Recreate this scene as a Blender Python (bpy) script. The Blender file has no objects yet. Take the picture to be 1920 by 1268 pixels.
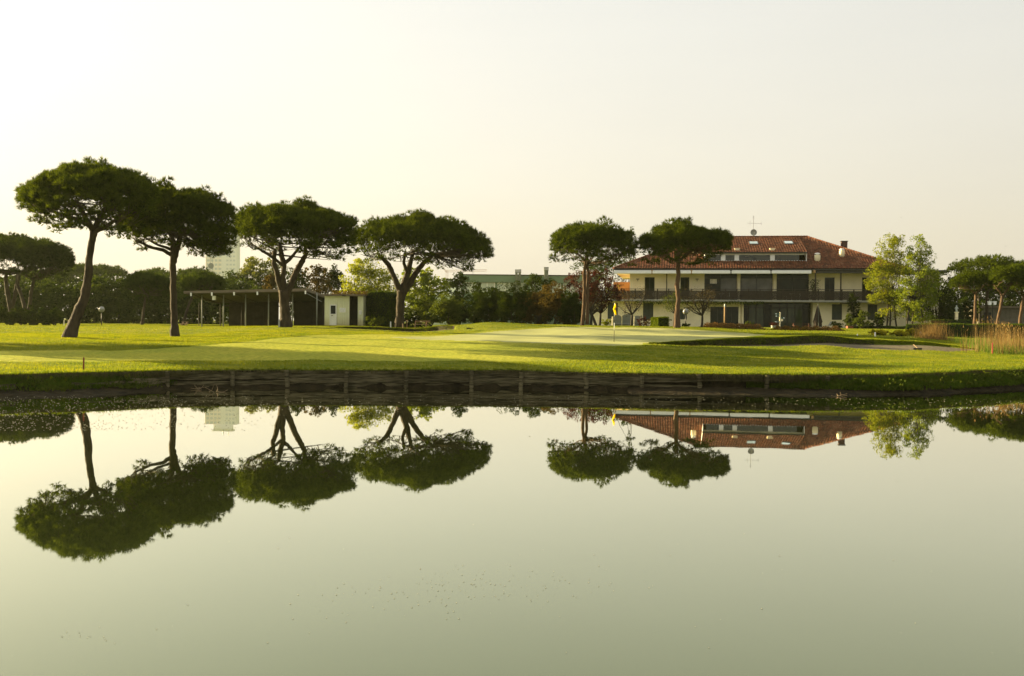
import bpy, math, random
import numpy as np
rng = np.random.default_rng(7); random.seed(7)
SC = bpy.context.scene; COL = SC.collection
# ---------------------------------------------------------------- camera (measured: 36 mm, pitched 0.87 deg down, rolled 0.5 deg)
F = 1920.0; CAMZ = 2.2
PIT = math.atan(29.2/F); ROLL = 0.0088
fw = np.array([0, math.cos(PIT), -math.sin(PIT)]); up0 = np.array([0, math.sin(PIT), math.cos(PIT)]); rt0 = np.array([1.0, 0, 0])
RT = math.cos(ROLL)*rt0 + math.sin(ROLL)*up0; UP = -math.sin(ROLL)*rt0 + math.cos(ROLL)*up0
CAM = np.array([0, 0, CAMZ])
def ray(px, py): return fw + RT*((px-960)/F) - UP*((py-634)/F)
def at(px, py, Y):
    d = ray(px, py); return CAM + d*(Y/d[1])
def hor(px): return 604.8 + 0.0088*(px-960)
def proj(P):
    P = np.asarray(P, float) - CAM; w = P@fw
    return 960+F*(P@RT)/w, 634-F*(P@UP)/w
# ---------------------------------------------------------------- object helpers
def tag(o, label=None, cat=None, group=None, kind=None):
    if label: o['label'] = label
    if cat: o['category'] = cat
    if group: o['group'] = group
    if kind: o['kind'] = kind
    return o
def empty(name, loc=(0,0,0), rz=0.0):
    o = bpy.data.objects.new(name, None); COL.objects.link(o); o.location = [float(v) for v in loc]; o.rotation_euler = (0,0,rz)
    o.empty_display_size = 0.3; return o
def mesh_obj(name, V, Fc, mat, parent=None, smooth=False, local=False, attrs=None, mats=None):
    """V world coords (or local=True: parent's own coords); Fc (m,k) array or list of tuples."""
    V = np.asarray(V, np.float64).reshape(-1, 3)
    org = np.zeros(3)
    if parent is not None and not local:
        org = np.array(root_loc(parent))
    me = bpy.data.meshes.new(name)
    if isinstance(Fc, np.ndarray):
        m, k = Fc.shape
        me.vertices.add(len(V)); me.vertices.foreach_set('co', (V-org).astype(np.float32).ravel())
        me.loops.add(m*k); me.loops.foreach_set('vertex_index', Fc.astype(np.int32).ravel())
        me.polygons.add(m); me.polygons.foreach_set('loop_start', np.arange(0, m*k, k, dtype=np.int32))
        me.update(calc_edges=True)
    else:
        me.from_pydata([tuple(v) for v in (V-org)], [], [tuple(f) for f in Fc]); me.update()
    me.polygons.foreach_set('use_smooth', np.full(len(me.polygons), bool(smooth)))
    if attrs:
        for an, av in attrs.items():
            a = me.attributes.new(an, 'FLOAT', 'POINT'); a.data.foreach_set('value', np.asarray(av, np.float32))
    me.materials.append(mat)
    o = bpy.data.objects.new(name, me); COL.objects.link(o)
    if parent is not None: o.parent = parent
    return o
def root_loc(o):
    l = np.array(o.location[:]) if not hasattr(o, 'parent') or o.parent is None else np.array(o.location[:]) + root_loc(o.parent)
    return l
class MB:
    def __init__(s): s.V = []; s.F = []
    def add(s, vs, fs):
        b = len(s.V); s.V += [tuple(map(float, v)) for v in vs]; s.F += [tuple(b+i for i in f) for f in fs]; return s
    def box(s, x0, x1, y0, y1, z0, z1):
        v = [(x,y,z) for z in (z0,z1) for y in (y0,y1) for x in (x0,x1)]
        return s.add(v, [(0,2,3,1),(4,5,7,6),(0,1,5,4),(2,6,7,3),(0,4,6,2),(1,3,7,5)])
    def beam(s, a, b, w, h=None):
        """square bar from a to b"""
        h = h or w; a = np.array(a, float); b = np.array(b, float); d = b-a; L = np.linalg.norm(d); d /= L
        r = np.array([0,0,1.0]) if abs(d[2]) < .9 else np.array([0,1.0,0])
        p = np.cross(d, r); p /= np.linalg.norm(p); q = np.cross(p, d)
        v = [c + sx*p*w/2 + sy*q*h/2 for c in (a,b) for sx,sy in ((-1,-1),(1,-1),(1,1),(-1,1))]
        return s.add(v, [(0,3,2,1),(4,5,6,7),(0,1,5,4),(1,2,6,5),(2,3,7,6),(3,0,4,7)])
    def tube(s, pts, rad, n=8, cap=True, wob=0.0):
        pts = [np.array(p, float) for p in pts]; m = len(pts)
        if not hasattr(rad, '__len__'): rad = [rad]*m
        vs = []; ref = None
        for i in range(m):
            d = pts[min(i+1,m-1)] - pts[max(i-1,0)]; d /= (np.linalg.norm(d)+1e-9)
            if ref is None: ref = np.array([1.0,0,0]) if abs(d[0]) < .8 else np.array([0,1.0,0])
            p = ref - d*(ref@d); p /= np.linalg.norm(p); q = np.cross(d, p); ref = p
            for k in range(n):
                a = 2*math.pi*k/n; r = rad[i]*(1+wob*random.uniform(-1,1))
                vs.append(pts[i] + r*(math.cos(a)*p + math.sin(a)*q))
        fs = [(i*n+k, i*n+(k+1)%n, (i+1)*n+(k+1)%n, (i+1)*n+k) for i in range(m-1) for k in range(n)]
        if cap: fs += [tuple(range(n))[::-1], tuple((m-1)*n+k for k in range(n))]
        return s.add(vs, fs)
    def lathe(s, c, prof, n=16):
        """prof: [(r,z)...] round a vertical axis through c"""
        vs = []; m = len(prof)
        for r, z in prof:
            for k in range(n):
                a = 2*math.pi*k/n; vs.append((c[0]+r*math.cos(a), c[1]+r*math.sin(a), c[2]+z))
        fs = [(i*n+k, i*n+(k+1)%n, (i+1)*n+(k+1)%n, (i+1)*n+k) for i in range(m-1) for k in range(n)]
        fs += [tuple(range(n))[::-1], tuple((m-1)*n+k for k in range(n))]
        return s.add(vs, fs)
    def sphere(s, c, r, n=16, m=10):
        R = r if hasattr(r, '__len__') else (r, r, r); vs = []
        for i in range(1, m):
            t = math.pi*i/m
            for k in range(n):
                a = 2*math.pi*k/n; vs.append((c[0]+R[0]*math.sin(t)*math.cos(a), c[1]+R[1]*math.sin(t)*math.sin(a), c[2]+R[2]*math.cos(t)))
        fs = [(i*n+k, (i+1)*n+k, (i+1)*n+(k+1)%n, i*n+(k+1)%n) for i in range(m-2) for k in range(n)]
        T = len(vs); vs += [(c[0],c[1],c[2]+R[2]), (c[0],c[1],c[2]-R[2])]
        fs += [(T, k, (k+1)%n) for k in range(n)] + [(T+1, (m-2)*n+(k+1)%n, (m-2)*n+k) for k in range(n)]
        return s.add(vs, fs)
    def prism(s, poly, y0, y1):
        """poly [(x,z)] extruded along y"""
        n = len(poly); vs = [(x,y0,z) for x,z in poly] + [(x,y1,z) for x,z in poly]
        return s.add(vs, [tuple(range(n)), tuple(range(2*n-1,n-1,-1))] + [(i, i+n, (i+1)%n+n, (i+1)%n) for i in range(n)])
    def build(s, name, mat, parent=None, local=False, smooth=False):
        return mesh_obj(name, s.V, s.F, mat, parent, smooth, local)
# ---------------------------------------------------------------- materials
def _n(nt, t, **k):
    n = nt.nodes.new(t)
    for a, b in k.items(): setattr(n, a, b)
    return n
def mat(name, col, rough=0.8, var=0.25, scale=3.0, bump=0.0, bscale=20.0, spec=0.3, metal=0.0, col2=None, stretch=None, var2=0.0, scale2=0.3):
    m = bpy.data.materials.new(name); m.use_nodes = True; nt = m.node_tree; b = nt.nodes['Principled BSDF']
    b.inputs['Roughness'].default_value = rough; b.inputs['Specular IOR Level'].default_value = spec; b.inputs['Metallic'].default_value = metal
    tc = _n(nt, 'ShaderNodeTexCoord'); vec = tc.outputs['Object']
    if stretch:
        mp = _n(nt, 'ShaderNodeMapping'); mp.inputs['Scale'].default_value = stretch; nt.links.new(vec, mp.inputs[0]); vec = mp.outputs[0]
    nz = _n(nt, 'ShaderNodeTexNoise'); nz.inputs['Scale'].default_value = scale; nz.inputs['Detail'].default_value = 5; nt.links.new(vec, nz.inputs['Vector'])
    cr = _n(nt, 'ShaderNodeValToRGB'); c = np.array(col[:3], float)
    lo = c*(1-var) if col2 is None else np.array(col2[:3]); hi = c*(1+var) if col2 is None else c
    cr.color_ramp.elements[0].position = .32; cr.color_ramp.elements[1].position = .68
    cr.color_ramp.elements[0].color = (*np.clip(lo,0,1), 1); cr.color_ramp.elements[1].color = (*np.clip(hi,0,1), 1)
    nt.links.new(nz.outputs['Fac'], cr.inputs[0]); out = cr.outputs[0]
    if var2:
        n2 = _n(nt, 'ShaderNodeTexNoise'); n2.inputs['Scale'].default_value = scale2; n2.inputs['Detail'].default_value = 3; nt.links.new(tc.outputs['Object'], n2.inputs['Vector'])
        mr = _n(nt, 'ShaderNodeMapRange'); mr.inputs['From Min'].default_value = .3; mr.inputs['From Max'].default_value = .7; mr.inputs['To Min'].default_value = 1-var2; mr.inputs['To Max'].default_value = 1+var2
        nt.links.new(n2.outputs['Fac'], mr.inputs[0]); mx = _n(nt, 'ShaderNodeVectorMath', operation='SCALE'); nt.links.new(out, mx.inputs[0]); nt.links.new(mr.outputs[0], mx.inputs['Scale']); out = mx.outputs[0]
    nt.links.new(out, b.inputs['Base Color'])
    if bump:
        bn = _n(nt, 'ShaderNodeTexNoise'); bn.inputs['Scale'].default_value = bscale; bn.inputs['Detail'].default_value = 6; nt.links.new(vec, bn.inputs['Vector'])
        bp = _n(nt, 'ShaderNodeBump'); bp.inputs['Strength'].default_value = bump; bp.inputs['Distance'].default_value = .1
        nt.links.new(bn.outputs['Fac'], bp.inputs['Height']); nt.links.new(bp.outputs[0], b.inputs['Normal'])
    return m
def leafmat(name, c1, c2, trans=0.35, scale=0.9, tcol=None, gloss=0.0):
    """diffuse + translucent leaf; colour wanders between c1 and c2 through the crown"""
    m = bpy.data.materials.new(name); m.use_nodes = True; nt = m.node_tree; nt.nodes.clear()
    out = _n(nt, 'ShaderNodeOutputMaterial'); tc = _n(nt, 'ShaderNodeTexCoord'); oi = _n(nt, 'ShaderNodeObjectInfo')
    nz = _n(nt, 'ShaderNodeTexNoise'); nz.inputs['Scale'].default_value = scale; nz.inputs['Detail'].default_value = 7; nz.inputs['Roughness'].default_value = .75
    nt.links.new(tc.outputs['Object'], nz.inputs['Vector'])
    cr = _n(nt, 'ShaderNodeValToRGB'); cr.color_ramp.elements[0].position = .36; cr.color_ramp.elements[1].position = .64
    cr.color_ramp.elements[0].color = (*c1, 1); cr.color_ramp.elements[1].color = (*c2, 1); nt.links.new(nz.outputs['Fac'], cr.inputs[0])
    mr = _n(nt, 'ShaderNodeMapRange'); mr.inputs['To Min'].default_value = .82; mr.inputs['To Max'].default_value = 1.18; nt.links.new(oi.outputs['Random'], mr.inputs[0])
    sc = _n(nt, 'ShaderNodeVectorMath', operation='SCALE'); nt.links.new(cr.outputs[0], sc.inputs[0]); nt.links.new(mr.outputs[0], sc.inputs['Scale'])
    d = _n(nt, 'ShaderNodeBsdfDiffuse'); t = _n(nt, 'ShaderNodeBsdfTranslucent'); mx = _n(nt, 'ShaderNodeMixShader'); mx.inputs[0].default_value = trans
    ml = _n(nt, 'ShaderNodeMix', data_type='RGBA', blend_type='MULTIPLY'); ml.inputs[0].default_value = 1.0
    tcol = tcol or (1.5, 1.35, .5); ml.inputs[7].default_value = (*tcol, 1)
    nt.links.new(sc.outputs[0], ml.inputs[6]); nt.links.new(sc.outputs[0], d.inputs[0]); nt.links.new(ml.outputs[2], t.inputs[0])
    nt.links.new(d.outputs[0], mx.inputs[1]); nt.links.new(t.outputs[0], mx.inputs[2]); nt.links.new(mx.outputs[0], out.inputs[0])
    return m
def glassmat(name, col, rough=0.06, spec=0.8):
    m = mat(name, col, rough=rough, var=0.35, scale=.8, spec=spec); return m
M = {}
M['pine'] = leafmat('pine needles', (.014,.026,.003), (.072,.096,.008), .36, 1.6)
M['pine_far'] = leafmat('distant pine needles', (.014,.026,.005), (.045,.066,.010), .3, .7)
M['ever'] = leafmat('evergreen leaves', (.012,.024,.004), (.050,.072,.010), .3, .8)
M['dark'] = leafmat('dark shrub leaves', (.009,.018,.003), (.034,.048,.007), .28, .9)
M['mid'] = leafmat('green shrub leaves', (.035,.055,.010), (.085,.105,.018), .35, 1.2)
M['bright'] = leafmat('fresh spring leaves', (.10,.135,.012), (.24,.26,.020), .5, 1.0)
M['lime'] = leafmat('young lime leaves', (.07,.11,.012), (.17,.20,.02), .5, 1.0)
M['purple'] = leafmat('purple plum leaves', (.028,.014,.010), (.078,.030,.020), .35, 1.4, tcol=(1.4,.8,.6))
M['brown'] = leafmat('bronze shrub leaves', (.035,.028,.010), (.085,.06,.02), .3, 1.2)
M['olive'] = leafmat('hazy olive leaves', (.06,.075,.02), (.12,.13,.03), .4, .8)
M['hedge'] = leafmat('clipped hedge leaves', (.025,.045,.008), (.060,.085,.012), .3, 3.0)
M['heath'] = leafmat('brownish heath', (.07,.05,.02), (.17,.10,.03), .4, 3.0, tcol=(1.3,1.0,.6))
M['juniper'] = leafmat('golden juniper', (.12,.13,.012), (.36,.32,.03), .45, 1.8)
M['reed'] = leafmat('dry reed stalks', (.11,.075,.030), (.27,.19,.08), .4, 2.5, tcol=(1.2,1.0,.7))
M['reedgreen'] = leafmat('green reed blades', (.05,.08,.015), (.10,.14,.03), .4, 2.0)
M['grass'] = leafmat('lawn grass blades', (.062,.104,.012), (.175,.195,.026), .5, .8, tcol=(1.6,1.35,.3))
M['fringe'] = leafmat('bank grass blades', (.050,.075,.008), (.13,.16,.015), .5, 2.0, tcol=(1.5,1.4,.3))
M['weed'] = leafmat('bank weeds', (.035,.065,.008), (.10,.15,.018), .35, 2.5)
M['dryhang'] = leafmat('dead hanging grass', (.05,.045,.02), (.11,.10,.04), .35, 3.0, tcol=(1.2,1.0,.6))
M['bark'] = mat('pine bark', (.058,.042,.025), .95, bump=1.0, bscale=9, scale=4, col2=(.026,.018,.011), stretch=(1,1,.35))
M['barkdark'] = mat('dark bark', (.050,.040,.026), .95, bump=.8, bscale=10, scale=5, col2=(.02,.016,.011), stretch=(1,1,.4))
M['barkred'] = mat('reddish pine bark', (.10,.058,.030), .95, bump=1.0, bscale=9, scale=4, col2=(.07,.045,.03), stretch=(1,1,.35))
M['cream'] = mat('cream render wall', (.76,.68,.44), .9, var=.05, scale=1.2, bump=.15, bscale=30, var2=.06)
M['white'] = mat('white paint', (.72,.72,.68), .6, var=.05)
M['awning'] = mat('white awning cloth', (.62,.62,.56), .7, var=.05)
M['browntimber'] = mat('dark brown timber', (.024,.016,.011), .7, var=.25, scale=4)
M['fascia'] = mat('dark gutter metal', (.035,.032,.028), .6, var=.2)
M['tile'] = None
M['win'] = glassmat('dark window glass', (.016,.022,.016), .04, .5)
M['greyish'] = glassmat('curtained window glass', (.085,.085,.070), .15, .3)
M['winlow'] = glassmat('shaded window glass', (.010,.015,.010), .05, .15)
M['shutter'] = mat('dark green shutter', (.045,.055,.045), .7, var=.15)
M['winframe'] = mat('dark window frame', (.022,.026,.022), .5, var=.15)
M['orange'] = mat('sun orange render', (.27,.12,.045), .9, var=.1)  # orange stands in for low sun on the wing wall
M['terrace'] = mat('stone terrace paving', (.30,.27,.22), .9, var=.15, scale=3)
M['iron'] = mat('dark iron', (.03,.03,.03), .5, metal=.4)
M['steel'] = mat('galvanised steel', (.32,.33,.33), .45, metal=.6, var=.15)
M['redwood'] = mat('red brown bench wood', (.10,.035,.022), .7)
M['palewood'] = mat('sunlit bench wood', (.50,.32,.17), .7, scale=6)
M['greenpaint'] = mat('green cladding', (.14,.20,.12), .7, var=.08, scale=.6)
M['greychim'] = mat('grey green flue', (.16,.17,.12), .8, var=.2)
M['officeglass'] = mat('pale office glazing', (.42,.46,.36), .4, var=.1)
M['tower'] = mat('haze paled tower render', (.80,.75,.64), .9, var=.04, scale=.05)  # tower wall lightened to stand in for distance haze
M['towerdull'] = mat('haze paled shaded tower side', (.72,.72,.64), .9, var=.04, scale=.05)  # duller east side: haze and shade both put into this colour
M['towerwin'] = mat('haze paled tower glass', (.54,.57,.54), .3, var=.1)  # window tone paled towards the walls as painted haze
M['bamboo'] = mat('ochre timber post', (.35,.22,.10), .8)
M['red'] = mat('red paint', (.24,.03,.02), .6, var=.15)
M['rust'] = mat('dull dark red paint', (.16,.03,.015), .7, var=.25)
M['yellow'] = leafmat('yellow flag cloth', (.85,.66,.01), (.90,.72,.02), .4, 1.0, tcol=(1.1,1.0,.3))
M['black'] = mat('black rubber', (.012,.012,.012), .6)
M['plaque'] = mat('white sign board', (.86,.86,.83), .5, var=.04)
M['greytext'] = mat('grey lettering', (.30,.31,.32), .6)
M['signgreen'] = mat('dark green sign board', (.02,.08,.05), .5)
M['signcream'] = mat('cream sign board', (.75,.66,.42), .6)
M['greyboard'] = mat('grey board panel', (.22,.23,.20), .7, var=.08)
M['globe'] = mat('opal globe glass', (.20,.20,.18), .12, var=.03, spec=.6)
M['canvas'] = mat('dark brown canvas', (.028,.018,.014), .9)
M['concrete'] = mat('grey concrete', (.24,.24,.21), .9, var=.12)
M['terracotta'] = mat('terracotta pot', (.20,.07,.04), .8)
M['brickgrey'] = mat('weathered garage wall', (.13,.115,.085), .9, var=.2, scale=2)
M['statue'] = mat('pale weathered stone', (.42,.46,.44), .8)
M['plank'] = mat('weathered revetment timber', (.17,.145,.080), .95, bump=.9, bscale=8, scale=5, col2=(.040,.036,.018), stretch=(.35,1,4), var2=.35, scale2=.8, spec=.08)
M['mud'] = mat('wet pond mud', (.034,.026,.013), .8, bump=.8, bscale=6, scale=3, col2=(.012,.010,.005), spec=.05)
M['sand'] = mat('bunker sand', (.115,.096,.060), .95, bump=.9, bscale=5, scale=1.2, var=.12, var2=.12, scale2=.35, spec=.08)
M['flake'] = mat('floating seed fluff', (.26,.24,.16), .9, var=.3, scale=9)
M['driftwood'] = mat('pale driftwood', (.18,.13,.07), .9)
M['shelterroof'] = mat('weathered metal sheet roof', (.15,.12,.085), .75, var=.12, scale=1.0)
M['shelterdark'] = mat('dark shelter boards', (.035,.028,.02), .9, scale=2)
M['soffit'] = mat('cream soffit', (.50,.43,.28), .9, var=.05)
M['cabin'] = None
# ---------------------------------------------------------------- ground heights (metres above the water), measured along seven sight lines
KD = [34,45,55,62,70,75,80,95,115,140,300,4000]
KZ = {-700:[.57,.95,1.15,1.2,1.25,1.3,1.35,1.48,1.55,1.6,1.7,1.7],
 0:[.58,.95,1.2,1.2,1.25,1.3,1.35,1.48,1.57,1.6,1.7,1.7],
 328:[.60,.92,1.11,1.18,1.32,1.42,1.5,1.6,1.63,1.65,1.7,1.7],
 555:[.60,.95,1.25,1.5,1.77,1.78,1.76,1.68,1.65,1.65,1.7,1.7],
 680:[.60,.94,1.22,1.46,1.70,1.77,1.80,1.76,1.7,1.65,1.7,1.7],
 775:[.60,.93,1.2,1.40,1.57,1.66,1.68,1.60,1.6,1.65,1.7,1.7],
 850:[.60,.93,1.2,1.40,1.72,1.95,1.95,1.9,1.8,1.7,1.7,1.7],
 920:[.60,.93,1.22,1.42,1.92,2.17,2.12,1.95,1.85,1.75,1.7,1.7],
 1050:[.60,.93,1.22,1.42,1.78,1.97,2.02,1.98,1.88,1.8,1.7,1.7],
 1150:[.60,.92,1.21,1.44,1.70,1.84,1.97,1.95,1.88,1.85,1.7,1.7],
 1260:[.60,.90,1.22,1.46,1.66,1.80,1.93,1.93,1.88,1.85,1.7,1.7],
 1440:[.60,.85,1.38,1.50,1.56,1.60,1.66,1.78,1.88,1.85,1.7,1.7],
 1540:[.60,.83,1.55,1.58,1.60,1.62,1.66,1.78,1.88,1.85,1.7,1.7],
 1620:[.60,.83,1.33,1.45,1.55,1.60,1.66,1.78,1.88,1.85,1.7,1.7],
 1700:[.60,.83,1.25,1.36,1.50,1.58,1.64,1.78,1.88,1.85,1.7,1.7],
 1830:[.57,.78,.95,1.12,1.26,1.34,1.42,1.6,1.7,1.75,1.7,1.7],
 2000:[.52,.74,.93,1.06,1.2,1.28,1.36,1.5,1.6,1.7,1.7,1.7],
 2700:[.50,.70,.90,1.05,1.2,1.28,1.36,1.5,1.6,1.7,1.7,1.7]}
KP = np.array(sorted(KZ)); KT = np.array([KZ[k] for k in sorted(KZ)]); KDa = np.array(KD, float)
EP = [-1700,-700,-300,0,100,200,310,500,950,1250,1500,1700,1850,1920,2100,2700,3600]
ED = [24,25,27.5,29.6,30.4,31.2,32.5,33.6,34.3,33.4,33.3,34.2,37.0,38.5,42,48,50]
def edge(p): return np.interp(p, EP, ED)
def smooth(t): t = np.clip(t, 0, 1); return t*t*(3-2*t)
def base_z(p, D):
    p = np.clip(np.asarray(p, float), -700, 2700); D = np.asarray(D, float)
    i = np.clip(np.searchsorted(KP, p)-1, 0, len(KP)-2); t = smooth((p-KP[i])/(KP[i+1]-KP[i]))
    Dk = np.clip(D, 34, 4000); j = np.clip(np.searchsorted(KDa, Dk)-1, 0, len(KDa)-2)
    s = (Dk-KDa[j])/(KDa[j+1]-KDa[j])
    def hermite(row):
        y0 = KT[row, j]; y1 = KT[row, j+1]; jm = np.maximum(j-1,0); jp = np.minimum(j+2, len(KDa)-1)
        m0 = (y1-KT[row,jm])/(KDa[j+1]-KDa[jm])*(KDa[j+1]-KDa[j]); m1 = (KT[row,jp]-y0)/(KDa[jp]-KDa[j])*(KDa[j+1]-KDa[j])
        return (2*s**3-3*s**2+1)*y0+(s**3-2*s**2+s)*m0+(-2*s**3+3*s**2)*y1+(s**3-s**2)*m1
    return hermite(i)*(1-t)+hermite(i+1)*t
# bunkers: near and far rim as sight line -> distance
BR = dict(p=[1212,1300,1400,1500,1600,1700,1780,1838], n=[53.2,50.8,50.4,50.2,49.8,49.4,50.6,55.2], f=[53.6,55.6,56.4,57.2,57.5,58.0,57.6,55.4], rise=[0,0,0,.05,.16,.22,.2,.1])
BL = dict(p=[612,650,700,775,820,852], n=[71.0,69.0,68.0,67.4,68,69.5], f=[71.2,74.2,75.2,75.5,75,73.5], rise=[0,.02,.04,.05,.05,.04])
def hz(p, D, raw=False):
    """lawn height; p = sight line in pixels of the 1920 frame, D = distance"""
    p = np.asarray(p, float); D = np.asarray(D, float); z = base_z(p, D)
    z = z + .018*np.sin(p*D/1920*1.1+1.3)*np.sin(D*.55) + .012*np.sin(p*D/1920*2.3)*np.cos(D*1.3+.5)
    e = edge(p); z = np.where(D < 34, np.minimum(z, .585), z)
    for B in (BR, BL):
        n = np.interp(p, B['p'], B['n']); f = np.interp(p, B['p'], B['f']); inside = (p > B['p'][0]) & (p < B['p'][-1])
        s = (D-n)/np.maximum(f-n, .01); zn = base_z(p, n); zf = base_z(p, f)
        r = np.interp(p, B['p'], B['rise']); fade = smooth((f-n)/2.5)
        fl = zn - .10*smooth(s/.12) + r*np.clip(s,0,1)
        w = smooth((s-.94)/.05)
        zz = fl*(1-w) + (zf+.02)*w
        z = np.where(inside & (s > 0) & (s < 1), z*(1-fade)+zz*fade, z)
    return z
def bunker_mask(p, D):
    m = np.zeros(np.shape(p), bool)
    for B in (BR, BL):
        n = np.interp(p, B['p'], B['n']); f = np.interp(p, B['p'], B['f']); s = (D-n)/np.maximum(f-n,.01)
        m |= (p > B['p'][0]) & (p < B['p'][-1]) & (s > .012) & (s < .94)
    return m
GN = dict(p=[733,800,950,1060,1150,1200,1250,1330,1400,1436], n=[57.6,55.8,53.4,52,51,52.2,55.8,58,61,65], f=[58,60,66,73,77,77,76.5,74,71,65.4])
def green_mask(p, D): return (p > 733) & (p < 1436) & (D > np.interp(p, GN['p'], GN['n'])) & (D < np.interp(p, GN['p'], GN['f']))
def mow(p, D):
    hi = np.interp(p, [-700,0,200,300,450,560,620,735,800,950,1060], [40,42.3,43,45,51,57,60,61.5,61.5,66,66])
    lo = np.interp(p, [-700,0,200,500,960,1100], [34,35.8,36.6,37.6,38.2,39])
    m = smooth((hi-D)/.35)*smooth((D-lo)/.35)*smooth((1220-p)/330)
    g = np.interp(p, GN['p'], GN['n'])-D; h = D-np.interp(p, GN['p'], GN['f'])
    m2 = ((p > 715) & (p < 1450))*smooth((1.6-g)/.4)*smooth((1.5-h)/.4)
    return np.maximum(m, .8*m2)
def P3(p, D): 
    X = (p-960)/F*D; return X
def gp(px, D):
    """ground point seen at pixel column px at distance D"""
    z = 1.5; 
    for _ in range(4):
        q = at(px, hor(px)+F*(CAMZ-z)/D, D); z = float(hz(960+F*q[0]/D, D))
    return np.array([q[0], D, z])
def gz(x, y): return float(hz(960+F*x/y, y))
# grid: sight lines x distances
cols = np.concatenate([np.linspace(-1700,-300,60,endpoint=False), np.arange(-300,2150,2.6), np.linspace(2150,3600,50)])
dist = [0.0]
sfrac = np.array([0,.02,.06,.12,.2,.3,.4,.5,.6,.7,.8,.88,.93,.945,.955,.965,.975,.985,.993,1.0])
rows = np.unique(np.round(np.concatenate([np.arange(0,11,.30), np.arange(11,16.8,.35), 16.8+7.2*sfrac, np.arange(24.1,34,.35), 34.2+6.4*sfrac, np.arange(40.8,46,.5), np.arange(46,80,1.2), np.geomspace(80,3800,40)]), 4))
PP, RR = np.meshgrid(cols, rows)
E = edge(PP); wgt = np.clip(RR/14, 0, 1); DD = RR + E*(1-wgt) + 33.5*wgt
# rows follow the bunker rims so that their edges are clean lines
def warp(B, D, ra, rb, r0, r1):
    pa, pb = B['p'][0], B['p'][-1]; base = lambda r: r+33.5
    pk = [pa-220]+B['p']+[pb+220]; n = np.interp(PP, pk, [base(ra)]+B['n']+[base(ra)]); f = np.interp(PP, pk, [base(rb)]+B['f']+[base(rb)])
    out = D.copy(); k0 = D[np.argmin(abs(rows-r0))]; m = (RR > r0) & (RR <= ra); out[m] = (k0[None,:]+(n-k0[None,:])*((RR-r0)/(ra-r0)))[m]
    m = (RR > ra) & (RR <= rb); out[m] = (n+(f-n)*(RR-ra)/(rb-ra))[m]
    k1 = base(r1); m = (RR > rb) & (RR < r1); out[m] = (f+(k1-f)*(RR-rb)/(r1-rb))[m]; return out
DD = warp(BR, DD, 16.8, 24.0, 9.0, 31.0); DD = warp(BL, DD, 34.2, 40.6, 31.0, 46.0)
ZZ = hz(PP, DD)
XX = (PP-960)/F*DD
nr, nc = PP.shape
V = np.stack([XX, DD, ZZ], -1).reshape(-1,3)
idx = np.arange(nr*nc).reshape(nr, nc)
Q = np.stack([idx[:-1,:-1], idx[:-1,1:], idx[1:,1:], idx[1:,:-1]], -1).reshape(-1,4)
pc = PP.reshape(-1)[Q].mean(1); dc = DD.reshape(-1)[Q].mean(1)
bm = bunker_mask(pc, dc); gm = green_mask(pc, dc) & ~bm & ~((pc > 1205) & (dc < np.interp(pc, BR['p'], BR['f'])+.6)); lm = ~(bm|gm)
mw = mow(PP, DD).reshape(-1)
def submesh(name, mask, m, kind='structure'):
    q = Q[mask]; u, inv = np.unique(q, return_inverse=True)
    return tag(mesh_obj(name, V[u], inv.reshape(-1,4), m, smooth=True, attrs={'mow': mw[u]}), kind=kind)
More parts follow.
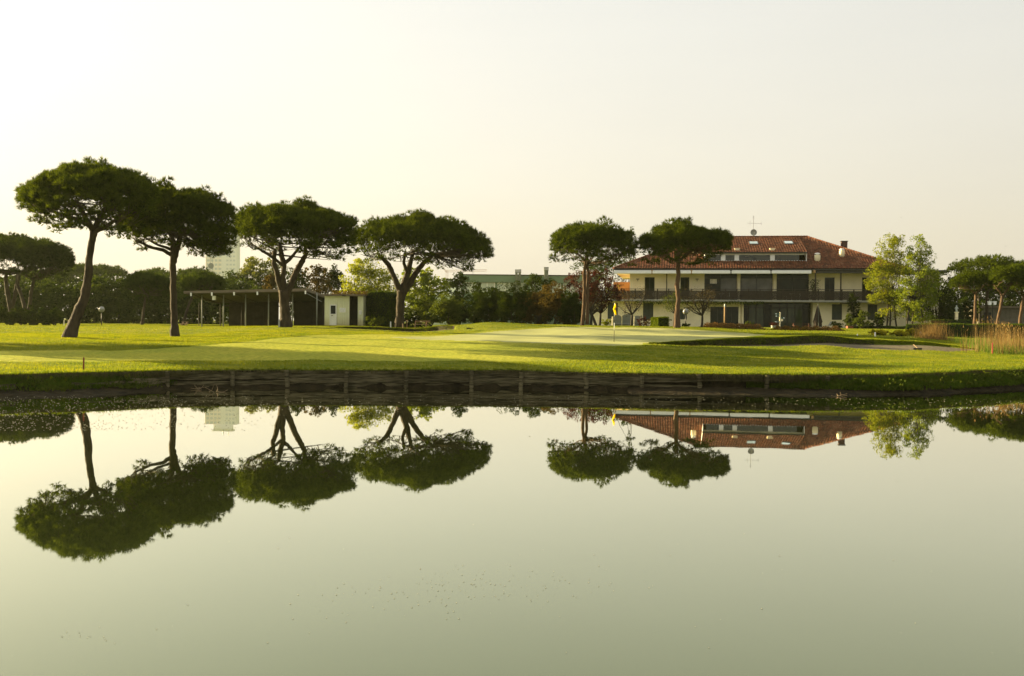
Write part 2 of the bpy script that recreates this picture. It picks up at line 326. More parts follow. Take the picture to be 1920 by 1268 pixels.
def lawn_material():
    m = bpy.data.materials.new('lawn turf'); m.use_nodes = True; nt = m.node_tree; b = nt.nodes['Principled BSDF']; b.inputs['Roughness'].default_value = .9; b.inputs['Specular IOR Level'].default_value = .03
    at_ = _n(nt, 'ShaderNodeAttribute', attribute_name='mow'); tc = _n(nt, 'ShaderNodeTexCoord')
    def noise(sc, det, stretch=None):
        n = _n(nt, 'ShaderNodeTexNoise'); n.inputs['Scale'].default_value = sc; n.inputs['Detail'].default_value = det
        if stretch:
            mp = _n(nt, 'ShaderNodeMapping'); mp.inputs['Scale'].default_value = stretch; nt.links.new(tc.outputs['Object'], mp.inputs[0]); nt.links.new(mp.outputs[0], n.inputs['Vector'])
        else: nt.links.new(tc.outputs['Object'], n.inputs['Vector'])
        return n
    def ramp(src, a, b_, p0=.3, p1=.7):
        r = _n(nt, 'ShaderNodeValToRGB'); r.color_ramp.elements[0].position = p0; r.color_ramp.elements[1].position = p1
        r.color_ramp.elements[0].color = (*a,1); r.color_ramp.elements[1].color = (*b_,1); nt.links.new(src, r.inputs[0]); return r
    n1 = noise(.30, 9); n2 = noise(5, 8)
    rough = ramp(n1.outputs['Fac'], (.066,.108,.010), (.20,.20,.024)); fair = ramp(n1.outputs['Fac'], (.215,.240,.028), (.30,.29,.040))
    mx = _n(nt, 'ShaderNodeMix', data_type='RGBA'); nt.links.new(at_.outputs['Fac'], mx.inputs[0]); nt.links.new(rough.outputs[0], mx.inputs[6]); nt.links.new(fair.outputs[0], mx.inputs[7])
    r2 = ramp(n2.outputs['Fac'], (.62,.66,.55), (1.3,1.25,1.1), .35, .65)
    ml = _n(nt, 'ShaderNodeMix', data_type='RGBA', blend_type='MULTIPLY'); ml.inputs[0].default_value = .8; nt.links.new(mx.outputs[2], ml.inputs[6]); nt.links.new(r2.outputs[0], ml.inputs[7])
    nt.links.new(ml.outputs[2], b.inputs['Base Color'])
    bp = _n(nt, 'ShaderNodeBump'); bp.inputs['Distance'].default_value = .12
    st = _n(nt, 'ShaderNodeMapRange'); st.inputs['To Min'].default_value = .9; st.inputs['To Max'].default_value = .35; nt.links.new(at_.outputs['Fac'], st.inputs[0]); nt.links.new(st.outputs[0], bp.inputs['Strength'])
    n3 = noise(9, 6); nt.links.new(n3.outputs['Fac'], bp.inputs['Height']); nt.links.new(bp.outputs[0], b.inputs['Normal'])
    return m
M['lawn'] = lawn_material()
M['green'] = mat('putting green turf', (.275,.28,.105), .85, var=.10, scale=.5, bump=.12, bscale=14, var2=.08, scale2=.25, spec=.08)
def lip_mask(p, D):
    m = np.zeros(np.shape(p), bool)
    for B in (BR, BL):
        n = np.interp(p, B['p'], B['n']); f = np.interp(p, B['p'], B['f']); s = (D-n)/np.maximum(f-n,.01); m |= (p > B['p'][0]) & (p < min(B['p'][-1], 1640)) & (s > .94) & (s < .992)
    return m
lpm = lip_mask(pc, dc) & lm; lm = lm & ~lpm
q = Q[bm]; cx = pc[bm]
for sel in (cx > 1000, cx <= 1000):
    qq = q[sel]; u, inv = np.unique(qq, return_inverse=True)
    tag(mesh_obj('sand_bunker', V[u], inv.reshape(-1,4), M['sand'], smooth=True), kind='structure')
submesh('lawn', lm, M['lawn']); submesh('putting_green', gm, M['green']); M['lip'] = mat('shade darkened soil and roots', (.050,.038,.016), .95, bump=.8, bscale=12, col2=(.018,.016,.006), scale=5); submesh('bunker_edge', lpm, M['lip'])  # soil on the bunker face coloured darker to carry its shade
# ---------------------------------------------------------------- pond bank
bp_ = np.concatenate([np.linspace(-1700,-300,40,endpoint=False), np.arange(-300,2100,3.0), np.linspace(2100,3600,30)])
off = .12 + .75*smooth((380-bp_)/260) + .85*smooth((bp_-1400)/260)
prof = [(0,0.0),(.10,-.10),(.35,-.25),(.60,-.42),(.8,-.54),(1.0,-.60),(1.25,-.8)]
e = edge(bp_); Xe = (bp_-960)/F*e; ze = hz(bp_, e)
tang = np.stack([np.gradient(Xe), np.gradient(e)], -1); tang /= np.linalg.norm(tang, axis=1)[:,None]
outn = np.stack([tang[:,1], -tang[:,0]], -1)   # towards the water
BV = []
for k, (o_, dz) in enumerate(prof):
    wob = .05*np.sin(bp_*.21+k*2.1)+.04*np.sin(bp_*.067+k) if k else 0
    zz = ze + dz*(ze/.585) + (.03*np.sin(bp_*.13+k*1.7) if 0 < k < 5 else 0)
    BV.append(np.stack([Xe+outn[:,0]*(o_*off+wob*off), e+outn[:,1]*(o_*off+wob*off), zz], -1))
BV = np.array(BV); kk, nn = BV.shape[:2]; ii = np.arange(kk*nn).reshape(kk,nn)
tag(mesh_obj('earth_bank', BV.reshape(-1,3), np.stack([ii[:-1,:-1], ii[1:,:-1], ii[1:,1:], ii[:-1,1:]],-1).reshape(-1,4), M['mud'], smooth=True), kind='structure')
def bank(px):
    """edge point and outward direction at sight line px"""
    return np.array([np.interp(px,bp_,Xe), np.interp(px,bp_,e), np.interp(px,bp_,ze)]), np.array([np.interp(px,bp_,outn[:,0]), np.interp(px,bp_,outn[:,1]), 0])
# low mud shelf at the waterline
sh = np.arange(-100, 2050, 6.0); SV = []
for k,(o_,z_) in enumerate([(.05,.16),(.45,.07),(.85,.015),(1.15,-.06)]):
    for s_ in sh:
        b0, n0 = bank(s_); w = .35+.65*max(0, math.sin(s_*.0085+.6)) if s_ < 1180 else .8+.5*math.sin(s_*.006)
        if 610 < s_ < 1000: w *= .25
        ow = np.interp(s_, bp_, off); c = b0 + n0*(ow*.75+o_*w*1.0+.05*math.sin(s_*.09+k)); SV.append((c[0], c[1], z_+.012*math.sin(s_*.17+k*3)))
ns = len(sh); ii = np.arange(4*ns).reshape(4,ns)
tag(mesh_obj('mud_shore', SV, np.stack([ii[:-1,:-1], ii[1:,:-1], ii[1:,1:], ii[:-1,1:]],-1).reshape(-1,4), M['mud'], smooth=True), kind='structure')
# ---------------------------------------------------------------- timber revetment: posts and boards
posts = [311,435,539,652,763,884,980.5,1101,1206,1310,1437,1545]
rev_o, _ = bank(880); rev = empty('timber_revetment', (rev_o[0], rev_o[1], 0))
tag(rev, 'low weathered timber retaining wall of boards and posts along the pond bank', 'retaining wall')
for k, px in enumerate(posts):
    b0, n0 = bank(px); c = b0 + n0*.25; lean = random.uniform(-.05,.05); top = b0[2]-random.uniform(.0,.06)
    mb = MB(); r = .075
    pts = [np.array([c[0]+lean*(h-top)/.6 + (.03*math.sin(h*9) if px in (1101,1310) else 0), c[1], h]) for h in np.linspace(-.5, top, 7)]
    mb.tube(pts, [r*random.uniform(.9,1.08) for _ in pts], 8, wob=.05); mb.build('post', M['plank'], rev, smooth=False)
for k in range(len(posts)-1):
    a, b = posts[k], posts[k+1]
    rowsz = [(.36,.56),(.17,.35),(-.12,.16)] if 2 <= k <= 7 else ([(.30,.54),(.06,.22)] if k < 9 else [(.34,.53)])
    for j,(z0,z1) in enumerate(rowsz):
        if random.random() < .06: continue
        mb = MB(); t0 = random.uniform(-.02,.02); t1 = random.uniform(-.03,.03); m = 12; vs = []
        inset = [.20,.19,.15][j]
        for i in range(m+1):
            s = a+(b-a)*i/m; b0, n0 = bank(s); zz = t0*(1-i/m)+t1*i/m; sag = .008*math.sin(i*1.3+k)
            for d_, z_ in ((0,z0),(0,z1),(-.045,z1),(-.045,z0)):
                c = b0+n0*(inset+d_); vs.append((c[0], c[1], z_*b0[2]/.585+zz+(sag if z_ == z0 else sag*.4)))
        fs = [(i*4+q_, i*4+(q_+1)%4, (i+1)*4+(q_+1)%4, (i+1)*4+q_) for i in range(m) for q_ in range(4)] + [(0,1,2,3),(m*4+3,m*4+2,m*4+1,m*4)]
        mb.add(vs, fs); mb.build('board', M['plank'], rev)
for a,b,z0,z1 in ((-60,22,.10,.30),(30,120,.03,.16),(128,222,.12,.31),(228,306,.18,.38)):
    mb = MB(); vs = []; m = 8
    for i in range(m+1):
        s = a+(b-a)*i/m; b0, n0 = bank(s); o_ = np.interp(s, bp_, off)*.62+.12; zz = .02*math.sin(i*.7+a)
        for d_, z_ in ((0,z0),(0,z1),(-.045,z1),(-.045,z0)): c = b0+n0*(o_+d_); vs.append((c[0], c[1], z_+zz))
    mb.add(vs, [(i*4+q_, i*4+(q_+1)%4, (i+1)*4+(q_+1)%4, (i+1)*4+q_) for i in range(m) for q_ in range(4)] + [(0,1,2,3),(m*4+3,m*4+2,m*4+1,m*4)]); mb.build('board', M['plank'], rev)
# ---------------------------------------------------------------- water
def water_material():
    m = bpy.data.materials.new('still pond water'); m.use_nodes = True; nt = m.node_tree; nt.nodes.clear(); o = _n(nt, 'ShaderNodeOutputMaterial')
    d = _n(nt, 'ShaderNodeBsdfDiffuse'); d.inputs[0].default_value = (.020,.026,.008,1); g = _n(nt, 'ShaderNodeBsdfGlossy'); g.inputs['Roughness'].default_value = .012; 
    fr = _n(nt, 'ShaderNodeFresnel'); fr.inputs[0].default_value = 1.333; mx = _n(nt, 'ShaderNodeMixShader')
    tc = _n(nt, 'ShaderNodeTexCoord'); n = _n(nt, 'ShaderNodeTexNoise'); n.inputs['Scale'].default_value = .9; n.inputs['Detail'].default_value = 3; nt.links.new(tc.outputs['Object'], n.inputs['Vector'])
    bp = _n(nt, 'ShaderNodeBump'); bp.inputs['Strength'].default_value = .05; bp.inputs['Distance'].default_value = .008; nt.links.new(n.outputs['Fac'], bp.inputs['Height']); nt.links.new(bp.outputs[0], g.inputs['Normal'])
    i1 = _n(nt,'ShaderNodeMath',operation='SUBTRACT'); i1.inputs[0].default_value = 1; nt.links.new(fr.outputs[0], i1.inputs[1]); pw = _n(nt,'ShaderNodeMath',operation='POWER'); nt.links.new(i1.outputs[0], pw.inputs[0]); pw.inputs[1].default_value = WPOW
    i2 = _n(nt,'ShaderNodeMath',operation='SUBTRACT'); i2.inputs[0].default_value = 1; nt.links.new(pw.outputs[0], i2.inputs[1])
    cm = _n(nt,'ShaderNodeMix',data_type='RGBA'); nt.links.new(i2.outputs[0], cm.inputs[0]); cm.inputs[6].default_value = (.80,.88,.54,1); cm.inputs[7].default_value = (1,.985,.94,1); nt.links.new(cm.outputs[2], g.inputs[0])
    nt.links.new(i2.outputs[0], mx.inputs[0]); nt.links.new(d.outputs[0], mx.inputs[1]); nt.links.new(g.outputs[0], mx.inputs[2]); nt.links.new(mx.outputs[0], o.inputs[0]); return m
WPOW = 2.7
M['water'] = water_material()
tag(mesh_obj('pond_water', [(-70,-25,0),(90,-25,0),(90,52,0),(-70,52,0)], [(0,1,2,3)], M['water']), kind='structure')
# ---------------------------------------------------------------- grass blades
def blades(name, X, Y, Z, h, w, m, lean=.35, hang=False, out=None, parent=None, kind='stuff'):
    n = len(X); a = rng.uniform(0, 2*np.pi, n); r = rng.uniform(0, 1, n)*lean*h
    base = np.stack([X,Y,Z],-1); tip = base + np.stack([np.cos(a)*r, np.sin(a)*r, h],-1)
    if hang: tip = base + out*(rng.uniform(.05,.22,n)[:,None]) + np.stack([np.cos(a)*r*.4, np.sin(a)*r*.2, h],-1)
    t = rng.uniform(0, np.pi, n); s = np.stack([np.cos(t), np.sin(t), np.zeros(n)],-1)*w[:,None]/2
    Vv = np.stack([base-s, base+s, tip],1).reshape(-1,3); Ff = np.arange(3*n).reshape(-1,3)
    o = mesh_obj(name, Vv, Ff, m, parent); 
    return tag(o, kind=kind) if kind else o
def scatter(n, p0, p1, d0, d1):
    # uniform per ground area
    D = np.sqrt(rng.uniform(d0*d0, d1*d1, n)); p = rng.uniform(p0, p1, n)
    return p, D
p, D = scatter(560000, -120, 2040, 29.5, 66)
ok = (D > edge(p)+.02) & ~bunker_mask(p, D) & ~green_mask(p, D); p, D = p[ok], D[ok]
mm = mow(p, D); patch = .5+.5*np.sin(p*D/1920*.9)*np.sin(D*.8+.4*p*D/1920)
hgt = (.022+.03*rng.random(len(p)))*(1-mm)*(.7+.7*patch) + .008*mm+.004; keep = rng.random(len(p)) < 1-.65*mm; p, D, hgt = p[keep], D[keep], hgt[keep]
tag(blades('grass', (p-960)/F*D, D, hz(p, D)-.004, hgt, np.full(len(p),.016)+D*.0001, M['grass']), 'short lawn grass covering the ground between pond and trees', 'grass')
p, D = scatter(330000, -150, 2060, 66, 118); ok = ~bunker_mask(p, D) & ~green_mask(p, D) & (rng.random(len(p)) < (80/D)**1.5); p, D = p[ok], D[ok]
tag(blades('far_grass', (p-960)/F*D, D, hz(p, D)-.004, rng.uniform(.02,.06,len(p)), np.full(len(p),.035), M['grass']), 'lawn grass on the far side of the green', 'grass')
# fringe at the lip of the bank: upright, then hanging
n = 34000; p = rng.uniform(-120, 2050, n); ex = np.interp(p,bp_,Xe); ey = np.interp(p,bp_,e); ez = np.interp(p,bp_,ze); ox = np.interp(p,bp_,outn[:,0]); oy = np.interp(p,bp_,outn[:,1])
dd = rng.uniform(-.25,.22,n); clump = .6+.4*np.sin(p*.35)*np.sin(p*.113+1)
tag(blades('grass_fringe', ex+ox*dd, ey+oy*dd, ez-.02, rng.uniform(.04,.11,n)*clump, np.full(n,.016), M['fringe']), 'longer green grass along the lip of the pond bank', 'grass')
n = 26000; p = rng.uniform(-120, 2050, n); dens = .45+.9*smooth((420-p)/120)+.9*smooth((p-1180)/160); kp = rng.random(n) < dens*(.6+.5*np.sin(p*.09)*np.sin(p*.031)); p = p[kp]; n = len(p)
ex = np.interp(p,bp_,Xe); ey = np.interp(p,bp_,e); ez = np.interp(p,bp_,ze); ox = np.interp(p,bp_,outn[:,0]); oy = np.interp(p,bp_,outn[:,1])
L = -(.05+.10*rng.random(n)+.22*rng.random(n)*(smooth((420-p)/120)+smooth((p-1240)/100)))
tag(blades('hanging_grass', ex+ox*.16, ey+oy*.16, ez+.01, L, np.full(n,.022), M['dryhang'], hang=True, out=np.stack([ox,oy,np.zeros(n)],-1)), 'dead grass hanging over the timber edge of the pond', 'grass')
# weeds on the open ends of the bank
def bank_weeds():
    n = 26000; p = np.concatenate([rng.uniform(1400,2060,n), rng.uniform(-120,330,n//3)]); n = len(p); t = rng.beta(1.3,1.3,n); o_ = np.interp(p,bp_,off)
    ex = np.interp(p,bp_,Xe); ey = np.interp(p,bp_,e); ez = np.interp(p,bp_,ze); ox = np.interp(p,bp_,outn[:,0]); oy = np.interp(p,bp_,outn[:,1])
    gate = rng.random(n) < .35+.65*(np.sin(p*.05+t*4)*np.sin(p*.017+1) > -.2); 
    p,t,o_,ex,ey,ez,ox,oy = [a[gate] for a in (p,t,o_,ex,ey,ez,ox,oy)]; n = len(p)
    z = ez*(1-t*.78)
    tag(blades('bank_weeds', ex+ox*t*o_, ey+oy*t*o_, z-.02, rng.uniform(.05,.16,n), np.full(n,.035), M['weed'], lean=.9), 'dark green weeds growing on the sloping ends of the pond bank', 'weeds')
bank_weeds()
def weed_clumps():
    P_ = []
    for px in list(rng.uniform(1455, 1930, 46))+list(rng.uniform(-60, 300, 14)):
        b0, n0 = bank(px); o_ = np.interp(px, bp_, off); t = rng.uniform(.3,.9); c = b0+n0*o_*t; r = rng.uniform(.10,.26); k = int(90*r/.18)
        q = c+rng.normal(0,1,(k,3))*np.array([r*1.3,r*.6,r*.45]); q[:,2] = np.clip(b0[2]*(1-t*.8)-.06+np.abs(q[:,2]-c[2])*.7, .03, b0[2]+.02); P_.append(q)
    C = np.concatenate(P_); n = len(C); a = rng.normal(size=(n,3)); a /= np.linalg.norm(a,axis=1)[:,None]; b = np.cross(a, rng.normal(size=(n,3))); b /= np.linalg.norm(b,axis=1)[:,None]; s = rng.uniform(.03,.075,n)[:,None]
    tag(mesh_obj('leafy_weeds', np.stack([C-a*s, C+b*s*.5, C+a*s, C-b*s*.5],1).reshape(-1,3), np.arange(4*n).reshape(-1,4), M['mid']), 'broad leaved weeds in clumps on the open pond banks', 'weeds', kind='stuff')
weed_clumps()
# tall reeds beside the right end of the pond
def reeds():
    n = 3300; p = rng.uniform(1795, 2080, n); D = rng.uniform(50.5, 60, n)
    side = smooth((p-1785)/90); kp = rng.random(n) < side*(.35+.65*(np.sin(p*.05+1)*.5+.5)); p, D = p[kp], D[kp]; n = len(p)
    X = (p-960)/F*D; Z = hz(p, D)
    h = (.40+1.5*rng.random(n)**1.3)*(.88+.15*np.sin(p*.045)); w = np.full(n,.026)
    o = blades('dry_reeds', X, D, Z-.03, h, w, M['reed'], lean=.16); i = np.where(h > 1.0)[0]; i = np.repeat(rng.permutation(i)[:260], 2); k = len(i); tag(blades('reed_heads', X[i]+rng.normal(0,.03,k), D[i], Z[i]+h[i]*.86+rng.uniform(-.05,.05,k), rng.uniform(.08,.18,k), np.full(k,.035), M['reed'], lean=.7), 'feathery brown seed heads on the tallest dry reeds', 'reeds'); tag(o, 'tall dry straw coloured reeds standing beside the sand bunker', 'reeds')
    # second clump nearer the bunker, leaning
    n = 800; c = gp(1748, 66); X = c[0]+rng.normal(0,.42,n); Y = 66+rng.normal(0,.6,n); h = rng.uniform(.4,1.4,n)
    o = blades('dry_reeds', X, Y, np.full(n,c[2]-.03), h, np.full(n,.024), M['reed'], lean=.6); tag(o, 'separate leaning clump of dry reeds in front of the low hedge', 'reeds')
    n = 11000; p = rng.uniform(1760, 2080, n); D = rng.uniform(49.5, 64, n); kp = (D > 49.8+16*(1-smooth((p-1760)/110))+rng.normal(0,.7,n)) & (rng.random(n) < smooth((p-1755)/60)); p, D = p[kp], D[kp]; n = len(p)
    o = blades('green_reeds', (p-960)/F*D, D, hz(p, D)-.03, rng.uniform(.15,.6,n), np.full(n,.026), M['reedgreen'], lean=.35); tag(o, 'shorter green reed blades at the foot of the dry reeds', 'reeds')
reeds()
# floating seed fluff and flecks
def flakes():
    pts = []
    for _ in range(1150): pts.append((random.betavariate(1,1.5)*520, 742+random.random()*66))
    for _ in range(900): pts.append((random.uniform(300,1920), random.gauss(752,9)))
    for _ in range(60): pts.append((random.uniform(0,1920), random.uniform(800,1250)))
    for _ in range(210): t = random.gauss(0,1); pts.append((860+150*t, 1108+22*random.gauss(0,1)-8*t))
    for _ in range(14): pts.append((random.gauss(160,25), random.gauss(1197,5)))
    V_, F_ = [], []
    for px, py in pts:
        d = py-hor(px)
        if d < 136: continue
        Y = F*CAMZ/d; X = at(px,py,Y)[0]; r = random.uniform(.002,.006) if py > 850 else random.uniform(.005,.016)
        a0 = random.uniform(0,3); b0 = len(V_); k = 6
        for i in range(k): a = a0+i*2*math.pi/k; rr = r*random.uniform(.6,1.3); V_.append((X+rr*1.3*math.cos(a), Y+rr*math.sin(a), .003))
        V_.append((X,Y,.003+r*.5)); F_ += [(b0+i, b0+(i+1)%k, b0+k) for i in range(k)]
    tag(mesh_obj('floating_flecks', V_, F_, M['flake']), 'tiny pale seed flecks floating on the still pond', 'flecks', kind='stuff')
flakes()

def lip_grass():
    P_, D_, L_ = [], [], []
    for B,k,h in ((BR,15000,.16),(BL,7000,.10)):
        p = rng.uniform(B['p'][0]+4, B['p'][-1]-4, k); f = np.interp(p, B['p'], B['f']); n_ = np.interp(p, B['p'], B['n']); t = rng.uniform(.955,1.0,k); P_.append(p); D_.append(n_+(f-n_)*t); L_.append(np.full(k,h)*rng.uniform(.3,1,k)*(.7+.4*np.sin(p*.12)))
    p, D, h = map(np.concatenate, (P_, D_, L_)); n = len(p); up = rng.random(n) < .45
    hh = np.where(up, h*.5, -h); ox = np.stack([np.zeros(n), -np.ones(n), np.zeros(n)],-1)
    tag(blades('bunker_grass', (p-960)/F*D, D, hz(p, D)+.02, hh, np.full(n,.022), M['fringe'], hang=True, out=ox*.7), 'ragged grass overhanging the rims of the two sand bunkers', 'grass')
lip_grass()
# ---------------------------------------------------------------- foliage
def unit(n):
    v = rng.normal(size=(n,3)); return v/np.linalg.norm(v,axis=1)[:,None]
def needle_mesh(name, C, N, L, W, k, m, parent):
    """C tuft centres, N outward direction, k needles per tuft"""
    n = len(C); d = np.repeat(N,k,0)*.9 + unit(n*k)*.8; d[:,2] += .35; d /= np.linalg.norm(d,axis=1)[:,None]
    c = np.repeat(C,k,0); l = L*rng.uniform(.6,1.25,n*k)[:,None]; s = np.cross(d, unit(n*k)); s /= np.linalg.norm(s,axis=1)[:,None]+1e-6; s *= W/2
    V_ = np.stack([c-s, c+s, c+d*l],1).reshape(-1,3)
    return mesh_obj(name, V_, np.arange(3*n*k).reshape(-1,3), m, parent)
def leaf_mesh(name, C, size, m, parent=None, droop=0.0, N=None):
    n = len(C); a = unit(n); 
    if N is not None: a = a*.8 + N*.5
    if droop: a[:,2] -= droop
    a /= np.linalg.norm(a,axis=1)[:,None]; b = np.cross(a, unit(n)); b /= np.linalg.norm(b,axis=1)[:,None]+1e-6
    s = size*rng.uniform(.6,1.35,n)[:,None]
    V_ = np.stack([C-a*s*.5, C+b*s*.30, C+a*s*.5, C-b*s*.30],1).reshape(-1,3)
    return mesh_obj(name, V_, np.arange(4*n).reshape(-1,4), m, parent)
def blob(ells, n, clump=.28, nclump=None, fill=.25, seed=None):
    """leaf positions: ells [(x,y,z,rx,ry,rz)]; leaves sit in clumps near the ellipsoid surfaces"""
    E_ = np.array(ells, float); w = (E_[:,3]*E_[:,5]+E_[:,3]*E_[:,4]); w /= w.sum(); out = []; nor = []
    for e_, ww in zip(E_, w):
        k = max(60, int(n*ww)); nc = nclump or max(8, int(26*(e_[3:].mean()**.9))); d = unit(nc); rad = np.where(rng.random(nc) < fill, rng.uniform(.3,.75,nc), rng.uniform(.78,1.08,nc))
        cc = e_[:3] + d*rad[:,None]*e_[3:]; cr = clump*e_[3:].mean()*rng.uniform(.6,1.25,nc)
        i = rng.integers(0, nc, k); dd = unit(k); rr = rng.uniform(.35,1,k)**.5
        out.append(cc[i] + dd*(rr*cr[i])[:,None]*np.array([1,1,.75])); nor.append(dd*.7+d[i]*.5)
    return np.concatenate(out), np.concatenate(nor)
def limb(mb, a, b, r0, r1, bend=.12, n=5, seg=6):
    a = np.array(a,float); b = np.array(b,float); L = np.linalg.norm(b-a); o = unit(1)[0]*bend*L; o[2] = abs(o[2])*-.5
    pts = [a+(b-a)*t + o*math.sin(math.pi*t) for t in np.linspace(0,1,n)]
    mb.tube(pts, np.linspace(r0,r1,n), seg); return pts
# ---------------------------------------------------------------- umbrella pines near the pond
def profile(pts):
    a = np.array(pts, float); return a[:,0], a[:,1]
def pine(base_px, D, top, bot, trunks, label, n_pad=230, tuft=48, k=8, L=.27, W=.038, pad=.62, depth=1.0, bark='bark', leaf='pine', group='umbrella pines on the lawn', seed=1, low=.35, limbs=46, spiky=.30, extra=()):
    """trunks: list of [(px,py,radius_px,depth_offset)] centre lines from the ground up; crown outline in the photo's pixels at distance D"""
    global rng; rng = np.random.default_rng(seed); random.seed(seed)
    b = gp(base_px, D); root = empty('umbrella_pine', b); tag(root, label, 'tree', group)
    S = F/D; W3 = lambda px,py,dy=0: at(px,py,D)+np.array([0,dy,0])
    tx, ty = profile(top); bx, by = profile(bot); x0 = max(tx[0],bx[0]); x1 = min(tx[-1],bx[-1]); xc = (x0+x1)/2; hw = (x1-x0)/2; R = hw/S*depth
    TZ = lambda px: np.array([at(q, np.interp(q,tx,ty), D)[2] for q in np.atleast_1d(px)]); BZ = lambda px: np.array([at(q, np.interp(q,bx,by), D)[2] for q in np.atleast_1d(px)])
    zmx = TZ(xc)[0]; ends = []
    mb = MB(); tips = []
    for t in trunks:
        pts = [W3(a,c,dy) for a,c,r,dy in t]; rad = [r/S for _,_,r,_ in t]
        if t is trunks[0]: pts[0] = np.array([pts[0][0], D, b[2]-.15]); rad[0] *= 1.12
        # refine
        P_ = []; R_ = []
        for i in range(len(pts)-1):
            for s in np.linspace(0,1,5)[:-1]: P_.append(pts[i]*(1-s)+pts[i+1]*s + unit(1)[0]*.018); R_.append((rad[i]*(1-s)+rad[i+1]*s)*random.uniform(.94,1.08))
        P_.append(pts[-1]); R_.append(rad[-1]); mb.tube(P_, R_, 11, wob=.07); tips.append((pts[-1], rad[-1]))
    mb.build('trunk', M[bark], root, smooth=True)
    if len(tips) > 1: tips = tips[1:]
    # pads
    n_pad = int(n_pad*1.45)
    C = []; NN = []; pads = []
    tries = 0
    while len(pads) < n_pad and tries < 20000:
        tries += 1; u = random.uniform(-1,1); v = random.uniform(-1,1)
        if u*u+v*v > 1: continue
        s = math.sqrt(max(1e-3, 1-v*v)); uu = u/s; 
        if abs(uu) > 1: continue
        px = xc+uu*hw; t_ = TZ(px)[0]-L*.45; b_ = BZ(px)[0]+L*.2; mid = (t_*.45+b_*.55); r = pad*random.uniform(.65,1.2); th = max(.2, t_-b_)
        edge_ = math.sqrt(u*u+v*v)
        sc = math.sqrt(max(0,1-(v*.98)**2))**.8
        zt = mid+(t_-mid)*sc; zb = mid-(mid-b_)*(.35+.65*sc)
        zt += .09*th*math.sin(u*7.3+seed)*math.cos(v*6.1+seed*2)+.08*math.sin(u*17+seed)-(.075*th if D < 100 else 0)
        q = random.random()
        if q < .50: z = zt-r*.55-abs(random.gauss(0,.10))+max(0,random.gauss(-.05,.16))
        elif q < 1-low*.45: z = zb+r*.3+(zt-r*.4-zb-r*.3)*(.22+.78*random.random()); r *= .62+.38*(z-zb)/th
        elif q < .93: z = zb+r*.25+random.random()*.35; r *= .55
        else: r *= .42; z = zb-.05-random.random()*.25
        r = min(r, max(.28, th*.42)); X = at(xc+u*hw, hor(xc), D)[0]; lim = 1-(r*.95+L*.6)/(hw/S)
        if edge_ > lim: X = at(xc,0,D)[0]*0 + at(xc+u*hw*lim/edge_, hor(xc), D)[0]; v *= lim/edge_
        Y_ = D+v*R; z = CAMZ+(z-CAMZ)*min(1.0, Y_/D+.01); pads.append((X+(xc-960)/F*v*R, Y_, z, max(r,.2)))
    for (ex_,ey_,er_) in extra:
        for dy_ in (-1.2,0.0,1.3): q_ = at(ex_+random.uniform(-3,3), ey_+random.uniform(-3,3), D); pads.append((q_[0]+(xc-960)/F*dy_, D+dy_, q_[2], er_))
    tops_ = sorted(pads, key=lambda p_: -p_[2])[:len(pads)//2]
    for _ in range(int(n_pad*spiky)):
        t_ = random.choice(tops_); a_ = random.uniform(0,6.28); pads.append((t_[0]+t_[3]*.7*math.cos(a_), t_[1]+t_[3]*.7*math.sin(a_), t_[2]+t_[3]*random.uniform(.35,.75), random.uniform(.16,.28)*pad/.62))
    for (X,Y,Z,r) in pads:
        nt_ = int(tuft*(r/pad)**2)+6; d = unit(nt_); d[:,2] = np.where(d[:,2] < -.25, -d[:,2]*.6, d[:,2]); d /= np.linalg.norm(d,axis=1)[:,None]
        C.append(np.array([X,Y,Z]) + d*np.array([r,r,r*.66])*rng.uniform(.72,1.02,nt_)[:,None]); NN.append(d)
    C = np.concatenate(C); NN = np.concatenate(NN)
    needle_mesh('crown', C, NN, L, W, k, M[leaf], root)
    # limbs from trunk tips to the lower pads
    lb = MB(); order = sorted(pads, key=lambda p_: p_[2]-.2*abs(p_[0]-b[0]))[:limbs*3]; random.shuffle(order)
    for p_ in order[:limbs]:
        pp = np.array(p_[:3]); tip, tr = min(tips, key=lambda t: np.linalg.norm(t[0]-pp)*random.uniform(.7,1.3)); Lr = np.linalg.norm(pp-tip); r0 = min(tr*.5, .035+.014*Lr)
        mids = limb(lb, tip+unit(1)[0]*tr*.3-np.array([0,0,random.random()*.3]), pp-np.array([0,0,p_[3]*.2]), r0, .012, .10, 6, 5)
        for _ in range(3):
            a_ = mids[random.choice([2,3,4])]; q_ = min(random.sample(pads, 12), key=lambda z_: np.linalg.norm(np.array(z_[:3])-a_)); limb(lb, a_, np.array(q_[:3]), r0*.4, .008, .1, 4, 4)
    lb.build('limb', M[bark], root, smooth=True)
    return root
T1t = [(28,374),(40,352),(72,333),(90,320),(106,311),(126,304),(148,301),(165,306),(182,304),(200,301),(227,312),(245,318),(261,322),(272,333),(285,338),(300,356)]
T1b = [(28,378),(42,401),(68,420),(98,427),(129,420),(163,424),(197,428),(227,440),(250,438),(275,430),(300,415)]
pine(130,55.2,T1t,T1b,[[(129,632,13,0),(136,612,11,0),(147,585,9.6,.05),(158,555,8.4,.1),(164,520,7.2,.1),(167,485,6.5,0),(172,455,6.3,0),(176,434,7,0)],
    [(176,434,6,0),(168,418,5,-.2),(160,398,4,-.4),(150,378,2.5,-.5)],[(176,434,6,0),(180,412,5,.3),(188,390,4.5,.6)],[(170,424,5,0),(150,413,4,-.2),(120,404,3,-.4),(92,392,2,-.4)],[(177,434,5,0),(195,427,4,.1),(215,412,3,.2)]],
    'tall leftmost umbrella pine on the near lawn with a curved leaning trunk', n_pad=250, seed=11, pad=.60)
